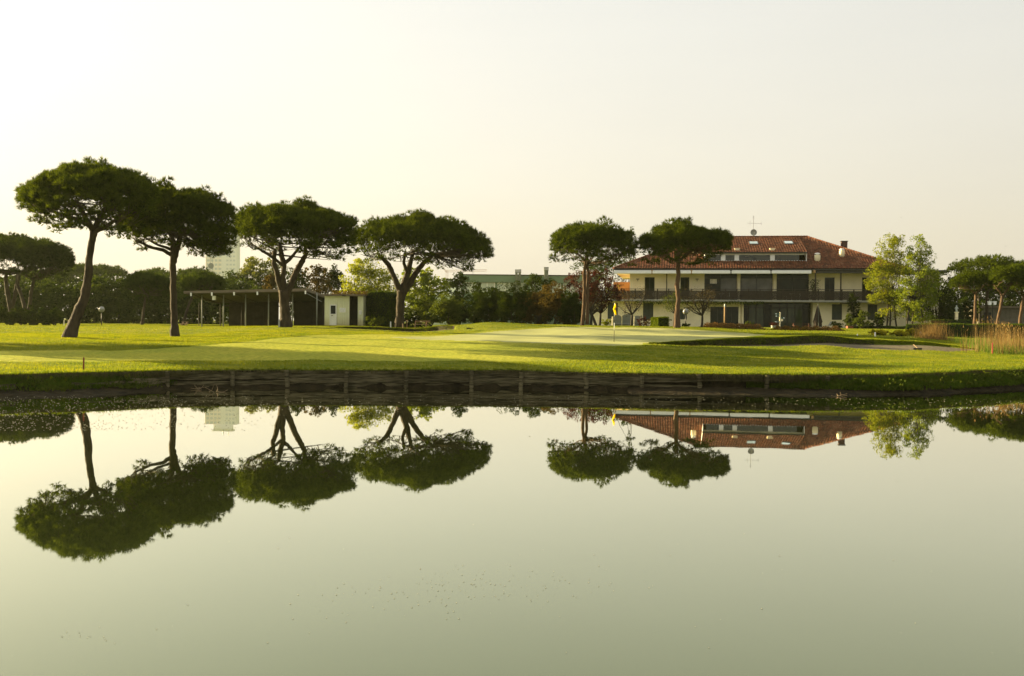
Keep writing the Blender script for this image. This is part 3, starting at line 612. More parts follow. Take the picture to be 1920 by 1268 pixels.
T2t = [(214,430),(235,400),(258,372),(280,352),(296,346),(311,346),(341,354),(360,356),(379,352),(401,360),(422,378),(434,400),(443,437)]
T2b = [(214,434),(239,446),(265,463),(300,462),(322,460),(341,468),(379,475),(416,479),(432,472),(443,440)]
pine(328,60.8,T2t,T2b,[[(328,632,8.5,0),(327,605,6.6,0),(326,570,6.0,0),(325,530,5.8,0),(324,495,6.0,0),(327,475,8,0),(326,455,6,0)],
    [(327,475,7,0),(334,452,5.5,.2),(338,425,4,.4)],[(322,478,4,0),(308,470,3.2,-.2),(285,464,2.6,-.4),(262,452,2,-.5)],[(328,458,4.5,0),(318,430,3,-.3)],[(321,468,3,0),(300,460,2.4,-.3),(275,446,1.8,-.4)]],
    'umbrella pine with a straight upright trunk just beside the leaning one', extra=[(372,462,.42),(388,464,.45),(398,452,.5),(404,470,.36),(414,462,.45),(424,452,.45),(430,440,.42),(420,470,.3),(434,458,.3),(408,440,.5)], n_pad=220, seed=12, pad=.62)
T3t = [(431,432),(440,405),(460,394),(481,384),(508,382),(532,376),(556,378),(580,381),(610,388),(640,397),(660,408),(668,425),(674,450)]
T3b = [(431,436),(441,447),(460,459),(490,465),(520,462),(550,468),(574,474),(595,480),(625,483),(650,486),(674,470)]
pine(535,69.5,T3t,T3b,[[(536,613,11.5,0),(535,590,9.6,0),(533,565,9.6,0),(532,545,10,0)],[(529,548,5.5,0),(522,525,5,-.1),(519,505,4.6,-.2),(514,492,4.4,-.2),(518,470,4,-.3)],
    [(532,550,5.5,0),(531,520,4.8,0),(533,498,4.5,0),(527,478,5,.1),(523,455,3,.2)],[(536,556,6.5,0),(546,530,5.8,.2),(554,508,5.4,.3),(564,492,5.2,.3),(571,478,4.2,.3),(570,455,3,.4)],[(533,500,3,0),(515,484,2.6,-.3),(495,472,2.2,-.5),(478,460,1.5,-.6)],[(533,495,4,0),(548,478,3,.4),(560,460,2,.6)]],
    'umbrella pine with a trunk forking into three stems before the open shelter', n_pad=270, seed=13, pad=.66)
T4t = [(652,445),(671,423),(691,413),(714,407),(734,408),(751,408),(765,398),(782,397),(802,400),(825,403),(844,408),(867,417),(884,425),(896,437),(910,447),(922,458),(928,470)]
T4b = [(652,455),(668,484),(697,485),(725,480),(753,476),(793,492),(825,499),(856,498),(876,503),(895,494),(915,488),(928,474)]
pine(747,79,T4t,T4b,[[(748,616,8.4,0),(750,590,7.6,0),(751,565,7.8,0),(753,545,9,0)],[(750,548,5.5,0),(742,525,4.8,-.2),(735,508,4.4,-.3),(728,494,4.5,-.4),(712,480,3,-.5)],
    [(754,548,7,0),(760,525,6,.1),(766,505,5.5,.2),(770,488,4,.2),(775,468,3,.3)],[(757,550,6.5,0),(770,528,6,.3),(781,508,5.4,.4),(795,490,4.2,.5),(815,474,3,.5)],[(764,512,3.5,0),(758,495,3,-.3),(760,475,2,-.5)]],
    'broad umbrella pine whose trunk forks low beside the wooden bench', n_pad=300, seed=14, pad=.72)
T5t = [(1026,466),(1031,445),(1043,435),(1053,428),(1074,421),(1101,416),(1121,414),(1147,421),(1169,430),(1184,440),(1198,455)]
T5b = [(1026,470),(1033,483),(1048,488),(1061,493),(1081,491),(1101,493),(1132,496),(1162,498),(1185,494),(1198,470)]
pine(1096,79.7,T5t,T5b,[[(1092,609,3.6,0),(1094,580,3.2,0),(1096,545,3.0,0),(1095,515,3.0,0),(1098,492,3.0,0),(1101,478,2.6,0)],[(1101,609,3.6,.1),(1102,575,3.0,.1),(1101,540,2.8,.15),(1103,512,2.6,.1),(1100,492,2.4,.1)],[(1100,494,2.4,0),(1120,492,1.8,.2),(1140,484,1.2,.3)],[(1100,490,2.2,0),(1085,478,1.6,-.2),(1068,470,1.2,-.2)]],
    'umbrella pine on a thin double reddish stem in front of the purple tree', n_pad=190, seed=15, pad=.62, bark='barkred', tuft=38, k=9)
T6t = [(1193,455),(1200,440),(1213,436),(1228,428),(1242,421),(1257,411),(1270,416),(1281,414),(1293,419),(1304,426),(1321,425),(1329,434),(1340,428),(1351,429),(1363,436),(1375,448)]
T6b = [(1193,470),(1202,489),(1225,489),(1253,491),(1281,496),(1310,491),(1334,493),(1353,485),(1363,476),(1375,452)]
pine(1269,79,T6t,T6b,[[(1269,614,6.2,0),(1270,585,4.7,0),(1272,560,4.4,0),(1269,535,4.2,0),(1272,515,3.9,0),(1271,495,3.8,0),(1272,470,3.5,0)],[(1272,492,3,0),(1285,478,2.2,.2),(1305,468,1.5,.3)],[(1271,492,2.6,0),(1252,482,2,-.2),(1232,472,1.4,-.3)]],
    'umbrella pine on a single thin stem in front of the tiled roof', n_pad=200, spiky=.7, seed=16, pad=.60, bark='barkred', tuft=38, k=9)
# pines beyond the left of the view, on the same lawn: they stand where the photo's long shadows come from
def side_pine(x, y, h, r, seed, label):
    global rng; rng = np.random.default_rng(seed); random.seed(seed); z = gz(x,y); root = empty('umbrella_pine', (x,y,z)); tag(root, label, 'tree', 'umbrella pines outside the view')
    mb = MB(); tp = np.array([x+random.uniform(-.5,.5), y, z+h*.62]); limb(mb, (x,y,z-.2), tp, .3, .2, .05, 8, 9); 
    pads = [(x+r*u, y+r*v, z+h*(.70+.26*math.sqrt(max(0,1-u*u-v*v))*random.random()**.4)) for u,v in [(random.uniform(-1,1),random.uniform(-1,1)) for _ in range(260)] if u*u+v*v < 1]
    for p_ in pads[:20]: limb(mb, tp, p_, .07, .02, .1, 5, 5)
    mb.build('trunk', M['bark'], root, smooth=True); C = []; 
    for p_ in pads: d = unit(16); d[:,2] = abs(d[:,2]); C.append(np.array(p_)+d*np.array([.8,.8,.5]))
    C = np.concatenate(C); needle_mesh('crown', C, unit(len(C)), .4, .12, 5, M['pine'], root)
side_pine(-40.5,53.5,11,3.9,31,'umbrella pine standing left of the leaning pine, outside the picture')
side_pine(-36.5,47.5,10.5,3.0,32,'smaller umbrella pine nearer the pond, outside the picture')
side_pine(-52,60,12,4.2,33,'umbrella pine farther up the lawn, outside the picture')
def reseed(s):
    global rng; rng = np.random.default_rng(s); random.seed(s)
def px_ell(D, px, py, rx, ry, dy=0, ky=.9):
    """crown lobe given in photo pixels at distance D"""
    c = at(px, py, D); S = F/D; return (c[0], D+dy, c[2], rx/S, rx/S*ky, ry/S)
def tree(name, base_px, D, lobes, n, leaf, m, label, cat='tree', group=None, trunk=None, seed=1, clump=.28, bark='barkdark', droop=0., fill=.25, limbs=14, nclump=None, stems=None):
    """lobes: [(px,py,rx,ry,dy)] in pixels; trunk: (radius_px, fork_py) or None; stems: extra trunk base pixels"""
    reseed(seed); b = gp(base_px, D); S = F/D; root = empty(name, b); tag(root, label, cat, group)
    E_ = [px_ell(D, *l) for l in lobes]; C, N = blob(E_, n, clump, nclump, fill); C[:,2] = np.maximum(C[:,2], b[2]+.03)
    leaf_mesh('crown' if trunk else 'foliage', C, leaf, M[m], root, droop, N)
    if trunk or stems:
        mb = MB(); tr = (trunk[0] if trunk else 2)/S; fork = at(base_px, trunk[1] if trunk else 590, D) if trunk else None
        for sp in (stems or [base_px]):
            bb = gp(sp, D); f_ = np.array([at((sp*.6+(sp if not trunk else lobes[0][0])*.4), trunk[1], D)[0], D, fork[2]])
            pts = limb(mb, bb-np.array([0,0,.1]), f_, tr, tr*.7, .03, 7, 8)
            for _ in range(limbs//len(stems or [1])):
                e_ = E_[random.randrange(len(E_))]; q = np.array(e_[:3])+unit(1)[0]*np.array(e_[3:])*.75; q[2] = max(q[2], f_[2]+.2)
                mids = limb(lb_ := mb, f_-np.array([0,0,random.random()*.3]), q, tr*.4, tr*.07, .12, 6, 5)
                for _ in range(2): limb(mb, mids[3], mids[3]+unit(1)[0]*np.array(e_[3:])*.6, tr*.15, tr*.04, .1, 4, 4)
        mb.build('trunk', M[bark], root, smooth=True)
    return root
def bush(name, px, D, rx, top, label, n, leaf, m, cat='shrub', group=None, seed=1, clump=.3, lobes=4, foot=None, droop=0.0):
    """shrub standing on the ground: half width rx and top in pixels"""
    reseed(seed); b = gp(px, D); _, fy = proj(b); fy = float(fy); h = fy-top; L = [(px, fy-h*.5, rx*.75, h*.5, 0)]
    for _ in range(lobes): L.append((px+random.uniform(-.55,.55)*rx, fy-h*random.uniform(.3,.68), rx*random.uniform(.35,.5), h*random.uniform(.22,.34), random.uniform(-1,.6)*rx*D/F*.6))
    E_ = [px_ell(D,*l) for l in L]; C, N = blob(E_, n, clump, None, .2); C[:,2] = np.maximum(C[:,2], b[2]+.02)
    root = empty(name, b); tag(root, label, cat, group); leaf_mesh('foliage', C, leaf, M[m], root, droop, N)
    mb = MB(); 
    for _ in range(6):
        e_ = E_[random.randrange(len(E_))]; limb(mb, b+np.array([random.uniform(-.15,.15),random.uniform(-.1,.1),-.05]), np.array(e_[:3])+unit(1)[0]*np.array(e_[3:])*.5, .04, .01, .1, 5, 5)
    mb.build('stem', M['barkdark'], root); return root
def hedge(name, p0, p1, D0, D1, top, depth, label, m='hedge', n=9000, leaf=.07, cat='hedge', foot=None, roundtop=.0, dome=False):
    """clipped hedge between two ground points, flat or rounded top"""
    a = gp(p0,D0); b = gp(p1,D1); L = np.linalg.norm((b-a)[:2]); H = at((p0+p1)/2, top, (D0+D1)/2)[2]-min(a[2],b[2]); t = (b-a)/L; t[2] = 0; nrm = np.array([-t[1], t[0], 0])
    root = empty(name, (a+b)/2); tag(root, label, cat); zb = min(a[2],b[2])
    def hh(s): return H*(1-roundtop*np.abs(2*s-1)**4) if not dome else H*(.35+.65*np.sqrt(np.clip(1-(2*s-1)**2,0,1)))
    f = rng.random(n); wf = L*H; wt = L*depth; ws = depth*H; tot = 2*wf+wt+2*ws
    k = np.searchsorted(np.cumsum([wf,wf,wt,ws,ws])/tot, f); s = rng.random(n); q = rng.random(n); s = np.where(k==3, 0, np.where(k==4, 1, s)); d = np.where(k==0, 0, np.where(k==1, 1, q)); z = np.where(k==2, 1, rng.random(n))
    lump = .03*np.sin(s*L*3+z*4)+rng.uniform(-.045,.02,n)
    C = a + t*(s*L)[:,None] + nrm*(d*depth)[:,None]; C[:,2] = zb + z*hh(s)+lump; C += unit(n)*.03 + np.where(k==0,-1,0)[:,None]*nrm*lump[:,None]
    leaf_mesh('foliage', C, leaf, M[m], root)
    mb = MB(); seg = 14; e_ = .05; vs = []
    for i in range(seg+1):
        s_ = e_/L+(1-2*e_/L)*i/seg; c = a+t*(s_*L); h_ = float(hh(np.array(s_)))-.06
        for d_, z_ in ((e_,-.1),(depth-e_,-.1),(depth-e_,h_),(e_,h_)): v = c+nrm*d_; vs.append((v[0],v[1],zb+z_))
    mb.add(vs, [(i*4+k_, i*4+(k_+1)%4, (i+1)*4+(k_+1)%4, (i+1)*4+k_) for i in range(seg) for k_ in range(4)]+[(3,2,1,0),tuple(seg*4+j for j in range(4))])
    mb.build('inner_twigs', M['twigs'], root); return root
M['boxy'] = leafmat('sunny box leaves', (.06,.10,.008), (.14,.18,.012), .4, 3.0)
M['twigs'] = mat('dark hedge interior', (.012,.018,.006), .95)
# ---- left: cluster of big pines far across the lawn, hedge before them, dense wood behind
def far_pine(bpx, D, top, bot, trunks, label, seed, pads=150, group='umbrella pines far across the lawn', leaf='pine_far', bark='bark', low=.3, L=.36, W=.075, tuft=26, pad=1.0, k=7, limbs=22, depth=.9):
    return pine(bpx, D, top, bot, trunks, label, n_pad=pads, seed=seed, pad=pad, tuft=tuft, k=k, L=L, W=W, leaf=leaf, bark=bark, group=group, low=low, limbs=limbs, depth=depth)
far_pine(22,113,[(-90,470),(-50,452),(-15,446),(18,441),(45,444),(75,452),(98,462),(112,470),(118,485)],[(-90,500),(-40,507),(10,512),(60,512),(100,508),(118,492)],
    [[(24,606,5,0),(20,580,4.5,0),(14,550,4,0),(11,525,3.5,0),(12,508,3,0)],[(22,580,3.5,0),(28,555,3.5,0),(32,530,3,0),(34,508,2.5,0)]],'big umbrella pine at the far edge of the lawn, cut by the picture edge',41,pads=260)
far_pine(52,109,[(20,470),(50,458),(80,454),(105,462),(125,470),(138,482),(141,495)],[(20,505),(50,515),(80,520),(110,520),(132,512),(141,500)],
    [[(45,606,4.5,0),(47,580,3.6,0),(42,560,3.2,0),(33,535,3,0),(36,515,2.4,0)],[(48,598,3.5,.3),(53,572,3,.3),(56,548,3,.3),(62,520,2.4,.3)]],'spreading umbrella pine with twin stems behind the long low hedge',42,pads=210)
for i,p_ in enumerate((-28,-6,18,40,62,84,104)): bush('shrub', p_, 101-i*.3, 17, 572+(i*5%4)*2, 'shaggy dark shrub in the low row under the far left pines', 3200, .17, 'ever', group='low shrub row under the far left pines', seed=250+i, lobes=5)
far_pine(268,108,[(228,545),(238,524),(255,514),(280,512),(305,518),(320,530),(326,545)],[(228,548),(250,555),(275,560),(300,557),(326,548)],[[(266,608,2.6,0),(269,585,2.3,0),(272,565,2,0),(273,548,1.5,0)]],'small dark umbrella pine standing alone against the wood',43,pads=70,pad=.8)
far_pine(346,104,[(335,540),(345,522),(365,513),(390,512),(412,520),(424,535)],[(335,545),(355,550),(380,550),(405,548),(424,540)],[[(343,608,3.2,0),(349,588,2.8,0),(356,568,2.5,0),(364,548,2,0)]],'small umbrella pine with a slanting trunk left of the open shelter',44,pads=70,pad=.8)
for i,(p_,t_,w_,D_) in enumerate([(150,494,50,210),(200,497,48,230),(290,503,52,220),(365,502,42,210),(100,500,40,215),(60,505,45,225)]):
    far_pine(p_, D_, [(p_-w_,t_+22),(p_-w_*.6,t_+6),(p_,t_),(p_+w_*.6,t_+5),(p_+w_,t_+22)],[(p_-w_,t_+26),(p_,t_+34),(p_+w_,t_+26)],[[(p_,606,1.6,0),(p_+2,560,1.4,0),(p_,t_+28,1.2,0)]],
        'hazy dome of a distant pine showing above the dark wood', 50+i, pads=60, group='distant pine domes above the wood', pad=2.0, L=.7, W=.2, tuft=22, k=6, limbs=4)
k_ = 0
for row_,(D_, tops) in enumerate([(150, [515,508,513,510,515,511,508,514,510,507,512,508,505]), (132, [528,520,526,524,530,519,522,528,524,530,520,523])]):
    for i, t_ in enumerate(tops):
        p_ = -75+i*46+row_*22; w_ = 34+(i*7%5)*2; k_ += 1
        lob = [(p_, (t_+606)/2+6, w_*.8, (606-t_)/2, 0),(p_-w_*.45, t_+35, w_*.5, 26, -1.5),(p_+w_*.4, t_+30, w_*.5, 26, 1),(p_+w_*.1, t_+14, w_*.32, 15, 0),(p_-8, 580, w_*.8, 28, -2.2)]
        tree('evergreen_tree', p_, D_, lob, 4200, .34, 'ever' if row_ else 'pine_far', 'dark evergreen tree in the dense wood across the lawn' if row_ else 'taller evergreen in the back row of the wood across the lawn', group='evergreens in the far wood, front row' if row_ else 'evergreens in the far wood, back row', seed=100+k_, clump=.22, limbs=0, trunk=(3,590), nclump=70)
tree('leafy_tree', 488, 150, [(488,525,36,40,0),(478,500,22,20,0),(505,505,22,20,0),(460,520,20,24,1),(515,530,22,26,0)], 5200, .30, 'olive', 'hazy yellow green tree above the shelter roof beside the tower', seed=131, trunk=(3,590), clump=.24, nclump=60)
tree('bronze_tree', 512, 112, [(512,540,16,26,0),(505,528,10,14,0),(520,524,10,12,0)], 2600, .2, 'brown', 'small bronze leaved tree rising behind the shelter roof', seed=132, trunk=(2.4,590))
for i,(p_,t_,w_,m_) in enumerate([(555,500,26,'dark'),(592,496,30,'brown'),(625,497,24,'dark')]):
    tree('evergreen_tree', p_, 112+i*2, [(p_,560,w_,48,0),(p_-w_*.3,t_+24,w_*.62,22,0),(p_+w_*.3,t_+30,w_*.6,24,0),(p_+2,t_+10,w_*.3,12,0)], 5200, .20, m_, ['dark pointed evergreen behind the forked pine trunk','bronze tinged evergreen behind the shelter roof end','dark evergreen rising directly behind the white cabin'][i], seed=135+i, trunk=(3,595), clump=.24, nclump=60)
# ---- centre
hedge('hedge', 683, 729, 83.5, 82.5, 547, 2.2, 'tall clipped dark hedge block attached to the right of the white cabin', 'hedge', 16000, .085, roundtop=.10)
bush('bush', 703, 80.5, 26, 592, 'low ragged bush at the foot of the tall clipped hedge', 2200, .09, 'mid', seed=140)
tree('spring_tree', 690, 98, [(690,540,36,42,0),(665,525,22,28,0),(712,520,24,26,0),(680,503,24,16,0),(700,575,34,26,0),(730,550,22,36,0),(652,552,12,24,0)], 15000, .165, 'bright', 'bright yellow green spring tree glowing behind the white cabin', seed=141, trunk=(3,590), clump=.36, nclump=46, limbs=18)
tree('leafy_tree', 785, 101, [(790,545,34,26,0),(775,520,24,16,0),(815,530,24,16,0),(765,555,24,30,0),(830,548,14,14,0),(800,512,14,10,0),(795,580,40,26,0)], 12000, .19, 'lime', 'fresh green spreading tree seen behind the fork of the broad pine', seed=142, trunk=(3,590), clump=.26, nclump=40, limbs=18)
bush('bush', 788, 93, 26, 548, 'round green drooping bush behind the wooden bench', 7000, .12, 'mid', seed=143, droop=.5, lobes=6)
bush('bush', 842, 90, 38, 548, 'wide green bush with drooping branches right of the wooden bench', 11000, .12, 'mid', seed=144, droop=.6, lobes=8)
tree('conifer', 862, 100, [(862,560,20,48,0),(862,535,13,24,0),(863,522,7,14,0)], 4200, .14, 'ever', 'bluish conifer between the drooping bush and the green office block', seed=145, trunk=(2.5,600), clump=.2, nclump=70)
tree('conifer', 893, 101, [(893,565,17,42,0),(894,546,10,18,0)], 3400, .14, 'ever', 'smaller pointed conifer just under the office windows', seed=146, trunk=(2.2,600), clump=.2, nclump=60)
for i,(p_,D_,w_,t_,m_) in enumerate([(918,91,34,535,'dark'),(962,89,38,528,'dark'),(1004,92,30,540,'brown'),(1040,90,34,531,'brown'),(1074,88,30,545,'dark')]):
    bush('shrub', p_, D_, w_, t_, ['large dark rounded shrub beside the mound','tallest dark shrub in front of the green office block','bronze brown shrub between two darker ones','brownish green shrub below the tall grey flue','dark shrub beside the pine with the double stem'][i], 12000, .12, m_, seed=150+i, lobes=7)
tree('conifer', 1008, 97, [(1008,560,30,40,0),(1003,535,22,20,0),(1000,522,9,10,0),(1030,540,16,16,0)], 6000, .14, 'ever', 'blue green conifer rising in front of the office wall', seed=156, trunk=(3,600), clump=.2, nclump=60)
tree('plum_tree', 1118, 97, [(1095,535,34,28,0),(1125,535,34,28,0),(1150,545,18,22,0),(1085,560,22,22,0),(1112,560,34,26,0)], 12000, .13, 'purple', 'purple leaved plum tree behind the double stemmed pine', seed=157, trunk=(3,588), clump=.22, nclump=60)
tree('leafy_tree', 1150, 150, [(1150,505,38,24,0),(1110,505,36,16,0),(1176,492,20,18,0),(1184,448,5,14,0),(1185,432,4,10,0),(1190,500,20,16,0)], 7000, .22, 'ever', 'green tree behind the clubhouse corner whose thin top pokes up between two pines', seed=158, trunk=(3,590), clump=.3, nclump=40)
# ---- small ornamental trees in front of the clubhouse
def bare_tree(px, D, fork_py, tips, m, label, n=700, leaf=.09, seed=1, r=2.2, twig=5):
    reseed(seed); b = gp(px, D); S = F/D; root = empty('small_tree', b); tag(root, label, 'tree', 'small ornamental trees before the clubhouse'); mb = MB(); f_ = at(px+2, fork_py, D); C = []
    limb(mb, b-np.array([0,0,.1]), f_, r/S*1.2, r/S*.8, .03, 6, 8)
    for tx_, ty_, dy in tips:
        e_ = at(tx_, ty_, D); e_[1] += dy; mids = limb(mb, f_, e_, r/S*.6, r/S*.15, .14, 8, 6)
        for j in range(twig):
            a_ = mids[random.choice([3,4,5,6,7])]; q = a_+unit(1)[0]*np.array([1,1,.7])*.55+np.array([0,0,.18]); mm_ = limb(mb, a_, q, r/S*.2, .006, .12, 4, 4)
            for _ in range(3): z_ = mm_[2]+unit(1)[0]*.3; limb(mb, mm_[2], z_, .008, .004, .1, 3, 3); C.append(z_)
            C.append(q)
    mb.build('trunk', M['barkdark'], root, smooth=True); C = np.array(C); i = rng.integers(0, len(C), n); leaf_mesh('crown', C[i]+rng.normal(0,.16,(n,3)), leaf, M[m], root)
bare_tree(1183, 100, 590, [(1168,560,0),(1160,575,-.4),(1190,555,.3),(1205,560,0),(1210,545,.4),(1175,545,.2),(1165,548,.5),(1195,572,.3)], 'brown', 'bare branched little tree in front of the grey board panels', seed=161)
bare_tree(1315, 92, 592, [(1288,574,0),(1298,560,.3),(1318,560,0),(1330,565,.3),(1340,558,-.2),(1310,548,.4),(1335,545,.4),(1295,545,0),(1325,550,-.4),(1280,560,.4)], 'brown', 'small fork branched tree with sparse leaves before the sliding doors', n=1500, seed=162, twig=7)
bare_tree(1263, 101, 588, [(1258,565,0),(1250,560,.2),(1262,548,.2),(1246,570,0),(1270,552,0)], 'mid', 'slender small tree with green leaf clusters just left of the single stemmed pine', n=1500, seed=163, r=1.5)
bare_tree(1124, 98, 588, [(1110,555,0),(1118,530,.2),(1132,545,0),(1145,560,.3),(1105,540,0),(1138,525,.2),(1150,540,0)], 'lime', 'small tree with yellow green leaves at the left corner of the clubhouse', n=900, seed=164, r=2.2)
bare_tree(1107, 94, 585, [(1118,570,0),(1130,575,.2),(1122,560,0),(1100,560,0),(1128,548,.3)], 'brown', 'dark stemmed little tree right beside the double stemmed pine', n=200, seed=165, r=2.0)
bush('shrub', 1137, 104, 11, 597, 'small yellow green shrub left of the grey board panels', 1600, .09, 'bright', seed=170)
bush('shrub', 1202, 97, 12, 592, 'dark reddish rose bush beside the clipped box hedge', 1500, .08, 'purple', seed=171)
bush('shrub', 1214, 100, 9, 598, 'small brown shrub tucked behind the rose bush', 900, .08, 'brown', seed=172)
hedge('box_hedge', 1234, 1254, 97.0, 97.5, 595, 1.3, 'square clipped box hedge block lit bright green on its left face', 'boxy', 12000, .06)
bush('bush', 1246, 103, 15, 592, 'dark round bush peeking out from behind the clipped box hedge', 1500, .08, 'dark', seed=173)
bush('bush', 1288, 95, 11, 606, 'low dome shaped bush at the foot of the globe lamp', 2600, .06, 'hedge', seed=174, lobes=2)
# flower beds (heath)
def bed(p0, p1, D0, D1, w, h, label, seed, n=6000, m='heath'):
    reseed(seed); a = gp(p0,D0); b = gp(p1,D1); s = rng.random(n); q = rng.normal(0,.33,n); L = b-a; nrm = np.array([-L[1],L[0],0])/np.linalg.norm(L[:2]); C = a+L*s[:,None]+nrm*(q*w)[:,None]
    C[:,2] = np.array([gz(x,y) for x,y in C[:,:2]])+rng.random(n)*h*np.clip(1-q*q*.8,.2,1)*(.6+.4*np.abs(np.sin(s*23)))*np.clip(np.minimum(s,1-s)*12,.25,1); o = leaf_mesh('flower_bed', C, .10, M[m]); tag(o, label, 'flower bed')
bed(1318, 1432, 95, 91, 1.2, .55, 'brownish heath bed along the terrace before the sliding doors', 180)
bed(1447, 1582, 90, 87, 1.0, .42, 'second low heath bed running right from the signpost', 181, 5000)
# ---- right
bush('shrub', 1569, 113, 14, 603, 'round clipped shrub under the ground floor window beside the closed parasol', 2600, .09, 'mid', seed=190)
bush('shrub', 1592, 110, 12, 587, 'upright leafy shrub growing in the terracotta planter', 3000, .11, 'mid', seed=191)
bush('shrub', 1618, 108, 22, 585, 'large bright green shrub beneath the ivy column', 5200, .12, 'mid', seed=192)
bush('shrub', 1645, 107, 15, 590, 'dark bushy shrub at the feet of the slender spring trees', 3200, .12, 'ever', seed=193)
hedge('low_hedge', 1600, 1698, 109, 107, 612, .8, 'low dark green edging hedge along the wall under the spring trees', 'ever', 5000, .08)
tree('ivy_column', 1602, 113, [(1602,578,11,22,0),(1598,563,9,13,0),(1606,588,8,14,0),(1602,600,6,12,0)], 5200, .11, 'dark', 'ivy covered trunk standing against the clubhouse wall', cat='climbing plant', seed=194, trunk=(3,600), clump=.24, nclump=60)
tree('spring_tree', 1678, 110, [(1668,470,24,26,0),(1680,455,16,14,0),(1650,520,24,28,0),(1680,525,32,34,0),(1655,555,22,14,0),(1690,560,30,18,0),(1640,560,14,10,0),(1662,495,20,20,0),(1697,505,14,12,.5),(1645,500,12,10,-.5),(1688,480,10,12,.3),(1632,535,9,8,0),(1670,590,24,10,.3)], 18000, .15, 'bright', 'left one of the two tall yellow green spring trees at the clubhouse corner', seed=195, trunk=(1.8,560), clump=.36, nclump=40, limbs=30, stems=[1662,1668,1682])
tree('spring_tree', 1722, 108, [(1722,470,16,26,0),(1735,490,18,24,0),(1712,495,16,22,0),(1724,530,32,36,0),(1700,545,28,24,0),(1745,545,18,22,0),(1715,572,34,14,0),(1742,470,8,10,.2),(1706,470,7,9,.2),(1728,448,6,8,0),(1750,515,9,9,-.3),(1725,592,26,10,.2)], 18000, .15, 'lime', 'right one of the tall spring trees, darker green with a pointed top', seed=196, trunk=(1.8,560), clump=.36, nclump=40, limbs=30, stems=[1700,1710,1731])
tree('dark_tree', 1757, 112, [(1757,560,24,46,0),(1762,530,20,28,0),(1745,575,20,34,0),(1776,575,14,34,0)], 8000, .16, 'dark', 'dense dark tree between the spring trees and the right hand pines', seed=197, trunk=(3,600), nclump=60)
hedge('clipped_dome', 1778, 1809, 113, 113, 567, 2.0, 'dome shaped clipped dark hedge behind the small statue', 'hedge', 8000, .1, dome=True)
hedge('low_hedge', 1745, 1832, 106, 106, 600, .9, 'second low clipped hedge behind the statue plinth', 'hedge', 4000, .08)
hedge('low_hedge', 1699, 1975, 77, 73, 608, 1.6, 'long low clipped hedge behind the dry reeds', 'hedge', 16000, .08, roundtop=.05)
reseed(200)
for i,(p0,p1,D_,h0,l_) in enumerate([(1626,1670,71,617.5,'golden juniper mound nearest the white stakes'),(1662,1708,70,620,'middle spreading golden juniper before the low hedge'),(1692,1740,71,618,'golden juniper mound beside the leaning dry reeds')]):
    bush('juniper', (p0+p1)/2, D_, (p1-p0)/2, h0, l_, 6000, .07, 'juniper', seed=201+i, lobes=6, clump=.35)
far_pine(1850,122,[(1772,520),(1778,506),(1800,492),(1825,484),(1850,479),(1880,482),(1905,492),(1935,500),(1955,515)],[(1772,535),(1790,548),(1820,552),(1860,548),(1900,545),(1955,530)],[[(1850,606,3,0),(1850,570,2.6,0),(1852,540,2.4,0)]],'large umbrella pine filling the back of the group on the right',61,pads=150,leaf='pine',group='umbrella pines beside the reeds',L=.32,W=.07)
far_pine(1829,93,[(1776,530),(1790,518),(1812,510),(1838,508),(1860,512),(1875,524)],[(1776,534),(1795,542),(1820,546),(1850,545),(1875,530)],[[(1826,618,3,0),(1828,590,2.6,0),(1829,565,2.4,0),(1830,548,2.4,0)],[(1830,550,1.8,0),(1842,540,1.3,.1),(1852,530,1,.2)],[(1830,552,1.5,0),(1815,540,1,-.2)]],'front umbrella pine with a straight trunk behind the reeds',62,pads=100,leaf='pine',bark='barkred',group='umbrella pines beside the reeds',pad=.62,L=.26,W=.045,tuft=30)
far_pine(1872,90,[(1852,515),(1870,500),(1890,494),(1915,492),(1940,500),(1955,515)],[(1852,522),(1870,540),(1895,548),(1925,545),(1955,525)],[[(1868,622,3.2,0),(1871,600,2.8,0),(1876,575,2.6,0),(1880,553,2.6,0)],[(1880,556,1.8,0),(1870,543,1.4,-.1),(1862,535,1,-.2)],[(1880,556,1.8,0),(1892,540,1.4,.2),(1898,530,1,.2)]],'umbrella pine with a gently curved trunk rising out of the reeds',63,pads=110,leaf='pine',bark='barkred',group='umbrella pines beside the reeds',pad=.64,L=.26,W=.045,tuft=30)
far_pine(1912,90,[(1890,530),(1900,512),(1925,500),(1960,498),(1990,510)],[(1890,536),(1915,552),(1950,552),(1990,535)],[[(1912,622,3,0),(1913,595,2.8,0),(1917,570,2.4,0),(1920,552,2.2,0)]],'rightmost umbrella pine, its crown cut by the picture edge',64,pads=80,leaf='pine',bark='barkred',group='umbrella pines beside the reeds',pad=.64,L=.26,W=.045,tuft=30)
tree('ivy_trunk', 1836, 97, [(1834,570,4.5,14,0),(1837,585,5,16,0),(1839,600,5,12,0)], 2600, .09, 'mid', 'old trunk wrapped in ivy just behind the front pine on the right', cat='climbing plant', seed=205, trunk=(3,560), clump=.3)
for i,p_ in enumerate([1790,1830,1870,1910,1950]):
    tree('evergreen_tree', p_, 145, [(p_,565,28,40,0),(p_+8,545,18,24,0),(p_-10,550,16,22,0)], 3000, .3, 'ever', 'dark evergreen backing the garage wall on the right', group='evergreens behind the garage wall', seed=210+i, trunk=(3,600), clump=.24, nclump=60)
for i,p_ in enumerate([845,880]):
    tree('leafy_tree', p_, 190, [(p_,540,20,16,0),(p_+6,532,10,10,0)], 1500, .35, 'ever', 'distant treetop beyond the bushes left of the office block', group='distant treetops by the office', seed=220+i, trunk=(2,590))

